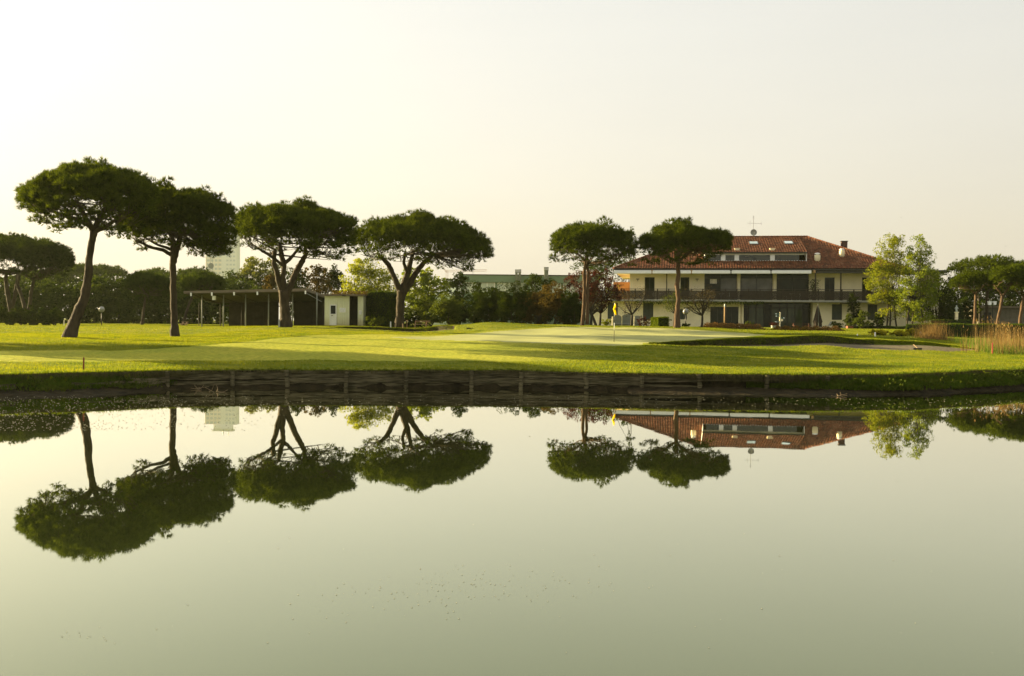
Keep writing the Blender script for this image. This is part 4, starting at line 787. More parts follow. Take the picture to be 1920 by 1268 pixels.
for i,(p_,D_,w_,t_,m_) in enumerate([(852,96,30,552,'dark'),(892,97,28,550,'ever'),(936,98,30,548,'dark'),(985,97,30,552,'brown'),(1022,98,28,548,'dark'),(1060,97,28,552,'dark')]):
    bush('shrub', p_, D_, w_, t_, 'dark shrub filling the gaps in the row before the green office block', 7000, .15, m_, group='back row of shrubs before the office', seed=230+i, lobes=6)
bush('bush', 775, 89, 20, 585, 'low dark bush directly behind the pale park bench', 3500, .11, 'dark', seed=240); bush('bush', 808, 89.5, 20, 582, 'leafy low bush behind the right end of the pale park bench', 3500, .11, 'mid', seed=241)
bush('bush', 740, 88, 16, 590, 'low green undergrowth left of the broad pine trunk', 3000, .11, 'mid', seed=242)

bush('bush', 760, 90, 22, 574, 'green undergrowth seen through the gap right of the broad pine trunk', 4500, .11, 'mid', seed=243)

bush('shrub', 1824, 122, 17, 566, 'dark shrub hiding the left end of the garage wall', 4500, .14, 'dark', seed=244)

for i,p_ in enumerate([1765,1812,1848,1890,1932]):
    bush('shrub', p_, 136, 26, 556+(i%3)*3, 'dark undergrowth behind the right hand pines', 6500, .2, 'dark', group='undergrowth behind the right pines', seed=260+i, lobes=7)

bush('shrub', 1806, 124, 15, 565, 'dark shrub between the clipped dome and the garage wall', 4500, .14, 'dark', seed=270)
reseed(300)
# ---------------------------------------------------------------- clubhouse, built in its own coordinates (u along the front, v into depth, z up from its ground)
ZG = 1.86; cx0 = at(1150, 505, 121); X0, Y0 = cx0[0], 121.0; ANG = math.radians(9.1)
ud = np.array([math.cos(ANG), -math.sin(ANG), 0]); vd = np.array([math.sin(ANG), math.cos(ANG), 0])
club = empty('clubhouse', (X0, Y0, ZG), -ANG); tag(club, 'two storey cream clubhouse with a red tiled hip roof, balcony and white awnings', 'building')
O = np.array([X0, Y0, ZG])
def hit(px, py, v=0.0):
    d = ray(px, py); t = ((O+vd*v-CAM)@vd)/(d@vd); P = CAM+d*t-O; return float(P@ud), float(P[2])
def U(px, v=0.0, py=550): return hit(px, py, v)[0]
def Zp(py, v=0.0, px=1400): return hit(px, py, v)[1]
def cb(name, mb, m, parent=None, smooth=False): return mb.build(name, M[m], parent or club, local=True, smooth=smooth)
ze = Zp(504.0, 0, 1400); uL, uR = 0.0, U(1702, 0, 505); VR = 10.8; zr = Zp(445, VR, 1420); ua, ub = hit(1310,445,VR)[0], hit(1513,445,VR)[0]
WU, WL, WE = 2.2, 1.5, 3.6   # depths of upper wall, lower wall, glazed entrance
zs0, zs1 = Zp(566, 0), Zp(562.5, 0)
# roof tiles: real corrugation and courses
def tile_mat():
    m = bpy.data.materials.new('terracotta roof tiles'); m.use_nodes = True; nt = m.node_tree; b = nt.nodes['Principled BSDF']; b.inputs['Roughness'].default_value = .85; b.inputs['Specular IOR Level'].default_value = .08
    tc = _n(nt,'ShaderNodeTexCoord'); vo = _n(nt,'ShaderNodeTexVoronoi'); mp = _n(nt,'ShaderNodeMapping'); mp.inputs['Scale'].default_value = (3.2,2.6,2.6); nt.links.new(tc.outputs['Object'], mp.inputs[0]); nt.links.new(mp.outputs[0], vo.inputs['Vector']); vo.inputs['Scale'].default_value = 1.0
    cr = _n(nt,'ShaderNodeValToRGB'); els = cr.color_ramp.elements; els[0].color = (.055,.022,.014,1); els[1].position = 1; els[1].color = (.17,.085,.048,1); e2 = els.new(.45); e2.color = (.110,.041,.021,1); e3 = els.new(.75); e3.color = (.145,.051,.024,1)
    sp = _n(nt,'ShaderNodeSeparateColor'); nt.links.new(vo.outputs['Color'], sp.inputs[0]); nt.links.new(sp.outputs[0], cr.inputs[0])
    nz = _n(nt,'ShaderNodeTexNoise'); nz.inputs['Scale'].default_value = .5; nz.inputs['Detail'].default_value = 4; nt.links.new(tc.outputs['Object'], nz.inputs['Vector']); mr = _n(nt,'ShaderNodeMapRange'); mr.inputs['To Min'].default_value = .6; mr.inputs['To Max'].default_value = 1.25; nt.links.new(nz.outputs['Fac'], mr.inputs[0])
    sc = _n(nt,'ShaderNodeVectorMath',operation='SCALE'); nt.links.new(cr.outputs[0], sc.inputs[0]); nt.links.new(mr.outputs[0], sc.inputs['Scale']); nt.links.new(sc.outputs[0], b.inputs['Base Color']); return m
M['tile'] = tile_mat()
def tiles(name, A, e_u, e_t, L, u0, u1, tlo, thi, parent=club):
    """plane through A; e_u across, e_t up the slope (unit), tlo/thi functions of u giving the slope range"""
    n = np.cross(e_u, e_t); n /= np.linalg.norm(n); 
    if n[2] < 0: n = -n
    du = .05; us = np.arange(u0, u1+du/2, du); course = .36; K = int(L/course)+1; V_ = []; lo = np.array([tlo(u) for u in us]); hi = np.array([thi(u) for u in us])
    wave = .07*np.abs(np.sin(np.pi*us/.30))**.7
    rows_ = []
    for k in range(K):
        for off_, h_ in ((0.0,.035),(course-.01,.0)):
            t = np.clip(k*course+off_, lo, hi); rows_.append((t, h_))
    for t, h_ in rows_:
        V_.append(A + us[:,None]*e_u + t[:,None]*e_t + (wave+h_)[:,None]*n)
    V_ = np.array(V_); r_, c_ = V_.shape[:2]; ii = np.arange(r_*c_).reshape(r_,c_); f_ = np.stack([ii[:-1,:-1], ii[:-1,1:], ii[1:,1:], ii[1:,:-1]],-1).reshape(-1,4)
    p4 = V_.reshape(-1,3)[f_]; area = np.linalg.norm(np.cross(p4[:,2]-p4[:,0], p4[:,3]-p4[:,1]),axis=1); f_ = f_[area > 1e-5]
    return mesh_obj(name, V_.reshape(-1,3), f_, M['tile'], parent, local=True)
et = np.array([0, VR, zr-ze]); LT = np.linalg.norm(et); et /= LT; eu = np.array([1.0,0,0])
v1 = 2.35; t1 = v1/et[1]   # foot of the clerestory window band
dl, dr = hit(1322,480,v1)[0], hit(1511,480,v1)[0]
tmax = lambda u: LT*max(0.0, min(1.0, (u-uL)/(ua-uL), (uR-u)/(uR-ub)))
roof = tiles('roof', np.array([0,0,ze]), eu, et, LT, uL, uR, lambda u: 0.0, lambda u: min(tmax(u), t1 if dl < u < dr else 1e9))
# sides and back of the roof (plain planes under the same tiles)
VB = 2*VR
mb = MB(); mb.add([(uL,0,ze-.02),(ua,VR,zr-.02),(ub,VR,zr-.02),(uR,0,ze-.02),(uL,VB,ze-.02),(uR,VB,ze-.02)], [(4,1,0),(3,2,5),(5,2,1,4),(0,3,5,4)]); cb('roof_sides', mb, 'tile')
# ridge and hip caps
for nm, a_, b_ in (('ridge_cap',(ua,VR,zr+.06),(ub,VR,zr+.06)),('hip_cap',(ub,VR,zr+.06),(uR,0,ze+.06)),('hip_cap',(ua,VR,zr+.06),(uL,0,ze+.06))):
    a_ = np.array(a_); b_ = np.array(b_); nL = int(np.linalg.norm(b_-a_)/.35); mb = MB(); P_ = [a_+(b_-a_)*i/(nL*2) for i in range(nL*2+1)]
    mb.tube(P_, [.11 if i%2 else .14 for i in range(nL*2+1)], 8); cb(nm, mb, 'tile', roof)
# clerestory
zc0 = ze+et[2]*t1; zc1 = zc0+.92; dv = v1+.02
cl = MB(); cl.box(dl, dr, dv, dv+.15, zc0-.1, zc0+.10); cl.box(dl, dr, dv, dv+.15, zc1-.16, zc1); 
pp = [dl+.12]+[U(x, v1, 480) for x in (1356,1381.5,1448.5)]+[dr-.5]
for u_ in pp[1:]: 
    if u_ < dr-.6: cl.box(u_-.26, u_+.26, dv-.01, dv+.15, zc0+.1, zc1-.16)
clf = cb('clerestory_frame', cl, 'white')
for a_, b_ in zip(pp[:-1], pp[1:]):
    mb = MB(); mb.box(a_+.26, b_-.26, dv+.05, dv+.09, zc0+.1, zc1-.16); w_ = cb('clerestory_window', mb, 'win')
    mb = MB(); m_ = (a_+b_)/2; mb.box(m_-.04, m_+.04, dv+.02, dv+.048, zc0+.1, zc1-.16); cb('mullion', mb, 'winframe', w_)
eD = np.array([0, VR-(v1-.35), (zr+.03)-(zc1+.12)]); LD = np.linalg.norm(eD); eD /= LD
tiles('dormer_roof', np.array([0, v1-.35, zc1+.10]), eu, eD, LD, dl-.05, dr+.1, lambda u: 0.0, lambda u: LD)
mb = MB(); mb.box(dl-.1, dr+.12, v1-.36, v1-.30, zc1-.02, zc1+.13); cb('dormer_fascia', mb, 'fascia')
mb = MB(); 
for u_ in (dl-.05, dr+.03): mb.add([(u_,v1-.2,zc0-.15),(u_+.06,v1-.2,zc0-.15),(u_,v1-.2,zc1+.05),(u_+.06,v1-.2,zc1+.05),(u_,VR-.5,zr-.15),(u_+.06,VR-.5,zr-.15)],[(0,1,3,2),(0,2,4),(1,5,3),(2,3,5,4),(0,4,5,1)])
cb('dormer_cheek', mb, 'white')
# rooflights, vents and chimney
def on_dormer(px, py):
    for v in np.linspace(v1-.3, VR, 200):
        z = zc1+.10+(v-(v1-.35))*eD[2]/eD[1]
        if Zp(py, v, px) <= z: return U(px, v, py), v, z
    return U(px, VR-1, py), VR-1, zr
def on_roof(px, py):
    for v in np.linspace(0, VR, 400):
        z = ze+v*et[2]/et[1]
        if Zp(py, v, px) <= z: return U(px, v, py), v, z
    return U(px, VR, py), VR, zr
M['skylight'] = mat('bright rooflight glass', (.30,.40,.44), .15, var=.1, spec=.9)
for px,py in ((1413,457.5),(1478.5,457)):
    u_,v_,z_ = on_dormer(px,py); s_ = eD[2]/eD[1]; mb = MB(); mb.add([(u_+a,v_+b,z_+b*s_+h) for h in (.02,.16) for a,b in ((-.55,-.75),(.55,-.75),(.55,.75),(-.55,.75))], [(0,1,5,4),(1,2,6,5),(2,3,7,6),(3,0,4,7),(4,5,6,7)]); w_ = cb('rooflight', mb, 'fascia')
    mb = MB(); mb.add([(u_+a,v_+b,z_+b*s_+h) for h in (.162,.18) for a,b in ((-.45,-.62),(.45,-.62),(.45,.62),(-.45,.62))], [(0,1,5,4),(1,2,6,5),(2,3,7,6),(3,0,4,7),(4,5,6,7)]); cb('pane', mb, 'skylight', w_)
for px,py in ((1382,470),(1448,470)):
    u_,v_,z_ = on_dormer(px,py); mb = MB(); mb.box(u_-.27,u_+.27,v_-.2,v_+.3,z_-.1,z_+.20); mb.box(u_-.33,u_+.33,v_-.26,v_+.36,z_+.202,z_+.27); cb('vent_box', mb, 'cream')
for px,py,r_ in ((1532.5,489,.34),(1578.5,481,.31),(1304,476,.31)):
    u_,v_,z_ = on_roof(px,py); mb = MB(); mb.lathe((u_,v_,z_-.25),[(r_,0),(r_,.86),(r_*.96,.9)],16); vt = cb('roof_vent', mb, 'cream', smooth=True)
    mb = MB(); mb.lathe((u_,v_,z_-.25),[(r_*.55,.9),(r_*.55,.99)],12); mb.lathe((u_,v_,z_-.25),[(r_*.95,.99),(r_*.98,1.05),(r_*.75,1.13),(r_*.2,1.16)],16); cb('cap', mb, 'white', vt, True)
u_ = U(1582.5, 9.5, 460); zt = Zp(452.5, 9.5, 1582); mb = MB(); mb.box(u_-.35,u_+.35,9.1,9.8,zt-2.2,zt-.05); ch = cb('chimney', mb, 'chimney') if 'chimney' in M else None
if ch is None: M['chimney'] = mat('dark brick chimney', (.075,.04,.032), .9, var=.3, scale=8); ch = cb('chimney', mb, 'chimney')
mb = MB(); mb.box(u_-.43,u_+.43,9.02,9.88,zt-.048,zt+.02); cb('cap', mb, 'fascia', ch)
# aerial mast and satellite dish on the ridge
um = U(1412.6, VR, 430); mb = MB(); za = Zp(404.5, VR, 1412); mb.tube([(um,VR,zr),(um,VR,za)], .02, 6); aer = cb('aerial_mast', mb, 'iron')
zx = Zp(419, VR, 1412); mb = MB(); mb.tube([(um-.75,VR,zx+.03),(um+1.05,VR,zx-.02)], .014, 5)
for s_ in (-.7,-.42,.25,.6,.95): mb.tube([(um+s_,VR,zx-.28),(um+s_,VR,zx+.28)] if s_ in (-.42,.95) else [(um+s_,VR-.25,zx),(um+s_,VR+.25,zx)], .009, 4)
for k in range(3): mb.tube([(um-.12,VR,za-.15-.12*k),(um+.12,VR,za-.15-.12*k)], .008, 4)
cb('antenna', mb, 'iron', aer)
zd = Zp(436.3, VR, 1412); mb = MB(); R_ = .40; vs = []; fs = []
for i in range(1,6):
    for k in range(20): a = 2*math.pi*k/20; r = R_*i/5; vs.append((um+.03+r*math.cos(a), VR-.18-.10*(i/5)**2+.05, zd+r*math.sin(a)))
vs.append((um+.03, VR-.13, zd)); 
for i in range(4):
    for k in range(20): fs.append((i*20+k, i*20+(k+1)%20, (i+1)*20+(k+1)%20, (i+1)*20+k))
fs += [(100, (k+1)%20, k) for k in range(20)]; mb.add(vs, fs); mb.tube([(um+.03,VR-.2,zd-.36),(um+.08,VR-.62,zd-.05)], .015, 5); mb.sphere((um+.08,VR-.64,zd-.03), .05, 8, 6); mb.tube([(um,VR-.1,zd),(um,VR-.1,zd-.45)],.03,6); cb('satellite_dish', mb, 'greyboard', aer, True)
# gutter, soffit
mb = MB(); mb.box(uL, uR, -.02, .10, ze-.17, ze-.01); mb.box(uL-.02, uL+.1, .1, 14, ze-.17, ze-.01); mb.box(uR-.1, uR, .1, 14, ze-.17, ze-.01); cb('gutter', mb, 'fascia')
mb = MB(); mb.add([(uL+.1,.1,ze-.2),(uR-.1,.1,ze-.2),(uR-.1,WU+.3,ze-.35),(uL+.1,WU+.3,ze-.35),(uL+.1,VB,ze-.35),(uR-.1,VB,ze-.35)],[(0,1,2,3),(3,2,5,4)]); cb('soffit', mb, 'soffit')
aw = [1150,1222.5,1296.5,1370.5,1445.5,1522]
for i in range(5):
    a_, b_ = U(aw[i]+1,0,510), U(aw[i+1]-1,0,510); z0 = Zp(513.6,0,(aw[i]+aw[i+1])/2); z1 = Zp(506.8,0,(aw[i]+aw[i+1])/2)
    mb = MB(); mb.add([(x,y,z) for x in (a_,b_) for y,z in ((-.16,z0),(-.22,z0+.04),(-.14,z1-.1),(.02,z1),(.55,z1-.02),(.5,z0+.02))], [(0,1,2,3,4,5),(11,10,9,8,7,6)]+[(j,(j+1)%6+0,(j+1)%6+6,j+6) for j in range(6)]); cb('awning', mb, 'awning')
    if i: 
        mb = MB(); uu = U(aw[i],0,510); mb.box(uu-.14,uu+.14,-.08,.3,z0-.02,z1+.02); cb('awning_bracket', mb, 'bamboo' if i < 3 else 'browntimber')
mb = MB(); uu = U(1527,0,510); z0 = Zp(512,0,1527); mb.box(uu-.12,uu+.12,-.1,.3,z0,z0+.32); cb('awning_bracket', mb, 'bamboo')
mb = MB(); mb.box(U(1531,0,510), uR-.2, .12, .30, Zp(512.5,0,1600), ze-.18); cb('eave_beam', mb, 'fascia')
# walls
zt_ = ze-.33; uw0 = U(1181, WU, 530); uw1 = uR-1.5
wall = MB()
# upper wall pieces around the big glazed bays
bays = [(1321,1382),(1388.5,1449),(1456.5,1517)]
def wallrun(mb, openings, u0, u1, v, z0, z1, th=.3):
    """wall with rectangular openings [(ua,ub,za,zb)]"""
    x = u0
    for a_,b_,za_,zb_ in sorted(openings):
        if a_ > x: mb.box(x, a_, v, v+th, z0, z1)
        if za_ > z0: mb.box(a_, b_, v, v+th, z0, za_)
        if zb_ < z1: mb.box(a_, b_, v, v+th, zb_, z1)
        x = b_
    if x < u1: mb.box(x, u1, v, v+th, z0, z1)
def R_(x0,x1,y0,y1,v): return (U(x0,v,y0), U(x1,v,y0), Zp(y1,v,(x0+x1)/2), Zp(y0,v,(x0+x1)/2))
zf = zs1+.02
up = [R_(1209,1227.5,520,563,WU)[:2]+(zf,Zp(520,WU,1218)), R_(1276,1292.5,520,563,WU)[:2]+(zf,Zp(520,WU,1284)), R_(1546.5,1565,520,563,WU)[:2]+(zf,Zp(520.5,WU,1556)), R_(1616.5,1634,520,563,WU)[:2]+(zf,Zp(520.5,WU,1625))]
bay = [R_(a,b,514,563,WU)[:2]+(zf, zt_-.06) for a,b in bays]
wallrun(wall, up+bay, uw0, uw1, WU, zs1, zt_); 
lowop = [R_(1139.5,1158.5,568,598,WL), R_(1206,1225,568,600.5,WL), R_(1272,1288,580,599,WL), R_(1332,1385.5,575.5,613.8,WL)[:2]+(.02, Zp(575.5,WL,1358)), R_(1560,1579,570.5,600,WL), R_(1627,1645,571,600,WL), R_(1699,1719,572,602,WL)]
ent = (U(1391,WL,590), U(1524,WL,590), -.1, zs0-.02)
wl1 = U(1734, WL, 590); wl0 = U(1111.5, WL, 590)
wallrun(wall, lowop+[ent], wl0, wl1, WL, -.3, zs0)
eu0, eu1 = ent[0], ent[1]; wall.box(eu0-.3, eu0, WL+.3, WE+.3, -.3, zs0); wall.box(eu1, eu1+.3, WL+.3, WE+.3, -.3, zs0)
wall.box(uw0, uw0+.3, WU+.3, 17, zs1, zt_); wall.box(uw1-.3, uw1, WU+.3, 17, zs1, zt_); wall.box(wl0, wl0+.3, WL+.3, 17, -.3, zs0); wall.box(wl1-.3, wl1, WL+.3, 17, -.3, zs0); wall.box(wl0, wl1, 17, 17.3, -.3, zs0); wall.box(uw0, uw1, 17, 17.3, zs0+.01, zt_)
wal = cb('wall', wall, 'cream')
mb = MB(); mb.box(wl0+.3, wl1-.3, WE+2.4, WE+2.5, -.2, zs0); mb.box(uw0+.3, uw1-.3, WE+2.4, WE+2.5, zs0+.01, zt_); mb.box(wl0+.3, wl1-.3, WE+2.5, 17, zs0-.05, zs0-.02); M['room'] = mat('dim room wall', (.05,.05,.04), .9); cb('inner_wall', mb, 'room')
M['paintedsky'] = mat('pale pane painted as bright sky', (.62,.58,.45), .3)
def window(op, v, name='window', kind='win', mull=1, rail=0, fr=.07, recess=.10, th='winframe', blind=False):
    a_,b_,z0,z1 = op; mb = MB(); y0, y1 = v+recess-.02, v+recess+.06
    mb.box(a_,a_+fr,y0,y1,z0,z1); mb.box(b_-fr,b_,y0,y1,z0,z1); mb.box(a_+fr,b_-fr,y0,y1,z0,z0+fr); mb.box(a_+fr,b_-fr,y0,y1,z1-fr,z1)
    for i in range(mull): x = a_+(b_-a_)*(i+1)/(mull+1); mb.box(x-fr*.45,x+fr*.45,y0+.002,y1,z0+fr,z1-fr)
    if rail: mb.box(a_+fr,b_-fr,y0+.004,y1,rail-.04,rail+.04)
    w_ = cb(name, mb, th); mb = MB(); mb.box(a_+fr*.5,b_-fr*.5,v+recess+.02,v+recess+.04,z0+fr*.5,z1-fr*.5); cb('pane', mb, kind, w_); return w_
for o_ in up: window(o_, WU, 'balcony_door', 'winlow')
for o_ in bay: 
    a_,b_,z0,z1 = o_; w_ = window(o_, WU, 'sliding_window', 'winlow', 1, z1-.62); j_ = bay.index(o_); mid = (a_+b_)/2
    for h_,(xa_,xb_) in enumerate(((a_+.09,mid-.05),(mid+.05,b_-.09))):
        if (j_ == 0 and h_ == 1) or j_ == 1: mb = MB(); mb.box(xa_,xb_,WU+.095,WU+.118,z0+.08,z1-.66); cb('greyish_pane', mb, 'greyish', w_)  # flat mid grey panes in the first two bays
    if j_ == 0: mb = MB(); mb.box(a_+.65,a_+1.45,WU+.095,WU+.118,z1-1.25,z1-.72); cb('painted_sky_pane', mb, 'paintedsky', w_)  # opaque pale panel, the glimpse of bright sky is put into its colour
for i,o_ in enumerate(lowop): 
    if i == 3: window(o_, WL, 'sliding_door', 'winlow', 3, 0, .06)
    elif i == 4: window(o_, WL, 'window', 'shutter', 0, 0, .08)
    elif i < 2: window(o_, WL, 'shuttered_door', 'shutter', 1)
    else: window(o_, WL, 'window', 'shutter', 1)
M_ = 0
# glazed entrance screen, with transoms
mb = MB(); z1 = zs0-.02; y0,y1 = WE, WE+.1; xs = np.linspace(eu0, eu1, 10)
for x in xs: mb.box(max(eu0,x-.06), min(eu1,x+.06), y0, y1, .0, z1)
zt2 = Zp(577.5, WE, 1450)
for a_,b_ in zip(xs[:-1], xs[1:]): mb.box(a_+.06,b_-.06,y0+.003,y1,zt2-.05,zt2+.05); mb.box(a_+.06,b_-.06,y0+.003,y1,.0,.12); mb.box(a_+.06,b_-.06,y0+.003,y1,z1-.12,z1)
gs = cb('glazed_screen', mb, 'winframe'); M['winent'] = glassmat('green lit entrance glass', (.045,.065,.034), .05, .25)  # green light on the entrance panes is put into the glass tint
for a_,b_ in zip(xs[:-1], xs[1:]):
    mb = MB(); mb.box(a_+.02,b_-.02,y0+.04,y0+.06,.06,z1-.03); cb('pane', mb, 'winent' if random.random() < .75 else 'winlow', gs)
# columns of cream plaster and dark posts
for px in (1385.8,1452.5): mb = MB(); u_ = U(px, WU-.1, 530); mb.box(u_-.10,u_+.10,WU-.25,WU-.05,zf,zt_); cb('pillar', mb, 'cream')
for px in (1386.3,1392.5): mb = MB(); u_ = U(px, WL-.1, 590); mb.box(u_-.10,u_+.10,WL-.25,WL-.01,-.1,zs0-.06); cb('pillar', mb, 'cream')
for px in (1250,): mb = MB(); u_ = U(px, WU-.1, 530); mb.tube([(u_,WU-.08,zf),(u_,WU-.08,zt_)], .05, 8); cb('downpipe', mb, 'browntimber')
for px in (1529,1576.5,1655): mb = MB(); u_ = U(px, .2, 530); mb.box(u_-.07,u_+.07,.13,.27,zs1,ze-.3); cb('veranda_post', mb, 'browntimber')
mb = MB(); u_ = U(1577,.1,565); mb.box(u_-.1,u_+1.6,.05,.2,zs0-.18,zs0-.06); cb('bracket_beam', mb, 'browntimber')
# balcony slab and lattice railing
ur0, ur1 = U(1108,0,552), uR-.6
mb = MB(); mb.box(ur0,ur1,-.05,WL+.28,zs0,zs1-.004); mb.box(U(1170,2,550), uR-2, WL+.285, WU+.2, zs0, zs1-.004); cb('balcony_slab', mb, 'concrete')
zra, zrb = Zp(542.3,0,1400), zs1+.05
npan = 27; step = (ur1-ur0)/npan; tops = MB(); tops.box(ur0,ur1,.0,.10,zra-.06,zra); tops.box(ur0,ur1,.02,.08,zrb,zrb+.06); tops.box(ur0,ur1,.025,.075,zra-.24,zra-.19)
rail = cb('railing', tops, 'browntimber')
for i in range(npan+1): mb = MB(); u_ = ur0+i*step; mb.box(u_-.06,u_+.06,-.02,.12,zs1-.002,zra+.02); cb('railing_post', mb, 'browntimber', rail)
for i in range(npan):
    a_, b_ = ur0+i*step+.06, ur0+(i+1)*step-.06; z0, z1 = zrb+.06, zra-.24; H_ = z1-z0; mb = MB(); p = .135
    for k in range(int((b_-a_+H_)/p)+1):
        for s_, vv in ((1,.035),(-1,.062)):
            x0_ = a_-H_+k*p; lo = max(0, (a_-x0_)/H_); hi_ = min(1, (b_-x0_)/H_)
            if hi_-lo < .05: continue
            A_ = (x0_+lo*H_, z0+lo*H_); B_ = (x0_+hi_*H_, z0+hi_*H_)
            if s_ < 0: A_ = (a_+b_-A_[0], A_[1]); B_ = (a_+b_-B_[0], B_[1])
            mb.beam((A_[0],vv,A_[1]), (B_[0],vv,B_[1]), .012, .070)
    cb('lattice_panel', mb, 'browntimber', rail)
# rear wing coloured with the low sun's orange, beside the upper corner, side canopy at the right
mb = MB(); zo = Zp(529, 9, 1168); mb.box(U(1150,9,530), U(1181,9,530)+.6, 9, 13, -.2, zo); cb('rear_wing', mb, 'orange')
mb = MB(); zc_ = Zp(507,6,1750); mb.box(U(1660,6,510), U(1773,6,510), 5.5, 12, zc_-.28, zc_); cb('side_canopy', mb, 'fascia')
mb = MB(); mb.box(U(1738,7,530), U(1762,7,530), 7.2, 11, -.3, zc_-.283); cb('side_wing', mb, 'cream')
# wall lamps
for px in (1196,1307): 
    u_ = U(px,WU,522); z_ = Zp(524,WU,px); mb = MB(); mb.beam((u_,WU-.3,z_),(u_,WU,z_+.05),.04); mb.box(u_-.18,u_+.18,WU-.38,WU-.22,z_-.02,z_+.06); mb.box(u_-.03,u_+.03,WU-.33,WU-.27,z_-.25,z_-.022); cb('wall_lamp', mb, 'browntimber')
mb = MB(); mb.box(wl0-1, U(1590,0,590)+2, -2.2, WE+.3, -.5, -.0); mb.box(U(1388,-4,615), U(1450,-4,615), -9.5, -2.21, -.5, .0); tp = cb('terrace', mb, 'terrace')
# vine along the balcony edge
reseed(330); n = 2600; s_ = rng.random(n); uu = U(1190,0,565)+s_*(U(1432,0,565)-U(1190,0,565)); C = np.stack([uu, rng.uniform(-.25,.05,n), zs0-.05+rng.normal(0,.10,n)-.12*np.abs(np.sin(uu*.9))],-1)
o_ = leaf_mesh('climbing_vine', np.array([O+ud*c[0]+vd*c[1]+np.array([0,0,c[2]]) for c in C]), .13, M['mid']); tag(o_, 'green creeper hanging along the edge of the clubhouse balcony', 'climbing plant')
# ---------------------------------------------------------------- green office block
D_ = 165; S = F/D_; off_ = empty('office_block', gp(962,D_)); tag(off_, 'flat roofed green office block with pale windows behind the dark shrubs', 'building')
a = at(862,514.5,D_); b = at(1125,512.5,D_); g = gp(962,D_)[2]; zt = a[2]; zb = at(862,529,D_)[2]; zw = at(862,548,D_)[2]
mb = MB(); mb.box(a[0],b[0],D_,D_+22,zb,zt-.12); cb2 = lambda nm,mb,m,p=off_: mb.build(nm, M[m], p); cb2('parapet', mb, 'greenpaint')
mb = MB(); mb.box(a[0]-.05,b[0]+.05,D_-.05,D_+22.05,zt-.118,zt+.03); cb2('coping', mb, 'browntimber')
mb = MB(); mb.box(a[0]+.4,b[0]-.2,D_+.45,D_+21,g-1,zb-.003); cb2('wall', mb, 'greenpaint')
x = a[0]+.8; i = 0
while x < b[0]-3:
    mb = MB(); mb.box(x, x+4.9, D_+.34, D_+.44, zw, zb-.05); w_ = cb2('window_band', mb, 'white'); mb = MB()
    for k in range(4): mb.box(x+.08+k*1.2, x+1.14+k*1.2, D_+.30, D_+.338, zw+.08, zb-.12)
    cb2('pane', mb, 'officeglass', w_); x += 5.3
for px,w_,ty in ((968.5,4.6,506.5),(974.5,4.6,506.3),(1024,7.6,502)):
    c = at(px,ty,D_); r = w_/S/2; mb = MB(); mb.box(c[0]-r,c[0]+r,D_-.9,D_-.1,g,c[2]-.5); fl = cb2('flue', mb, 'greychim'); mb = MB()
    for k in range(3): mb.box(c[0]-r-.05,c[0]+r+.05,D_-.95,D_-.05,c[2]-.5+k*.2+.01,c[2]-.5+k*.2+.13)
    cb2('cap', mb, 'greychim', fl)
c = at(885.5,498,D_); mb = MB(); mb.tube([(c[0],D_+3,zt),(c[0],D_+3,c[2])], .04, 5); cb2('roof_mast', mb, 'steel')
# pale vaulted roof far beyond, and tower crane
D_ = 180; c = at(866,545,D_); z0 = gp(866,D_)[2]; zt = at(845,538,D_)[2]; root = empty('pale_shed', (c[0],D_,z0)); tag(root, 'pale curved shed roof glimpsed between the bushes and the office block', 'building')
mb = MB(); w = 5.5; arc = [(c[0]-w+2*w*i/12, zt-1.3*(1-math.sin(math.pi*i/12))) for i in range(13)]; mb.prism(arc+[(c[0]+w,zt-1.6),(c[0]-w,zt-1.6)], D_, D_+18); mb.build('roof', M['white'], root)
mb = MB(); mb.box(c[0]-w+.1,c[0]+w-.1,D_+.2,D_+17.8,z0,zt-1.603); mb.build('wall', M['officeglass'], root)
D_ = 520; c = at(836,515,D_); root = empty('tower_crane', (c[0],D_,1.7)); tag(root, 'faint reddish tower crane in the haze above the bushes', 'crane'); M['cranered'] = mat('haze paled crane paint', (.55,.33,.24), .7)  # crane red paled in its colour to look hazy with distance
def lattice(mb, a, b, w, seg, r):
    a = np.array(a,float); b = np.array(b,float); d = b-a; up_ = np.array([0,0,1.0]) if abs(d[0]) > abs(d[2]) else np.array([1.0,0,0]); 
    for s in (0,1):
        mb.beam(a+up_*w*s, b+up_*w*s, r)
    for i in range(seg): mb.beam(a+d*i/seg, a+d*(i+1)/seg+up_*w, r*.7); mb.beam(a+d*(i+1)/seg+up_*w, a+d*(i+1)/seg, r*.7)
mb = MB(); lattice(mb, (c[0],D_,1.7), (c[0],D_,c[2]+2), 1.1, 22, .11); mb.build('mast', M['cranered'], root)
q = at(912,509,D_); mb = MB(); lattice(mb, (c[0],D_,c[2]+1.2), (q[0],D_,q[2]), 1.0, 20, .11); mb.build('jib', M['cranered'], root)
q = at(827,500,D_); mb = MB(); lattice(mb, (c[0],D_,c[2]+1.2), (q[0],D_,q[2]), .8, 8, .1); mb.build('counter_jib', M['cranered'], root)
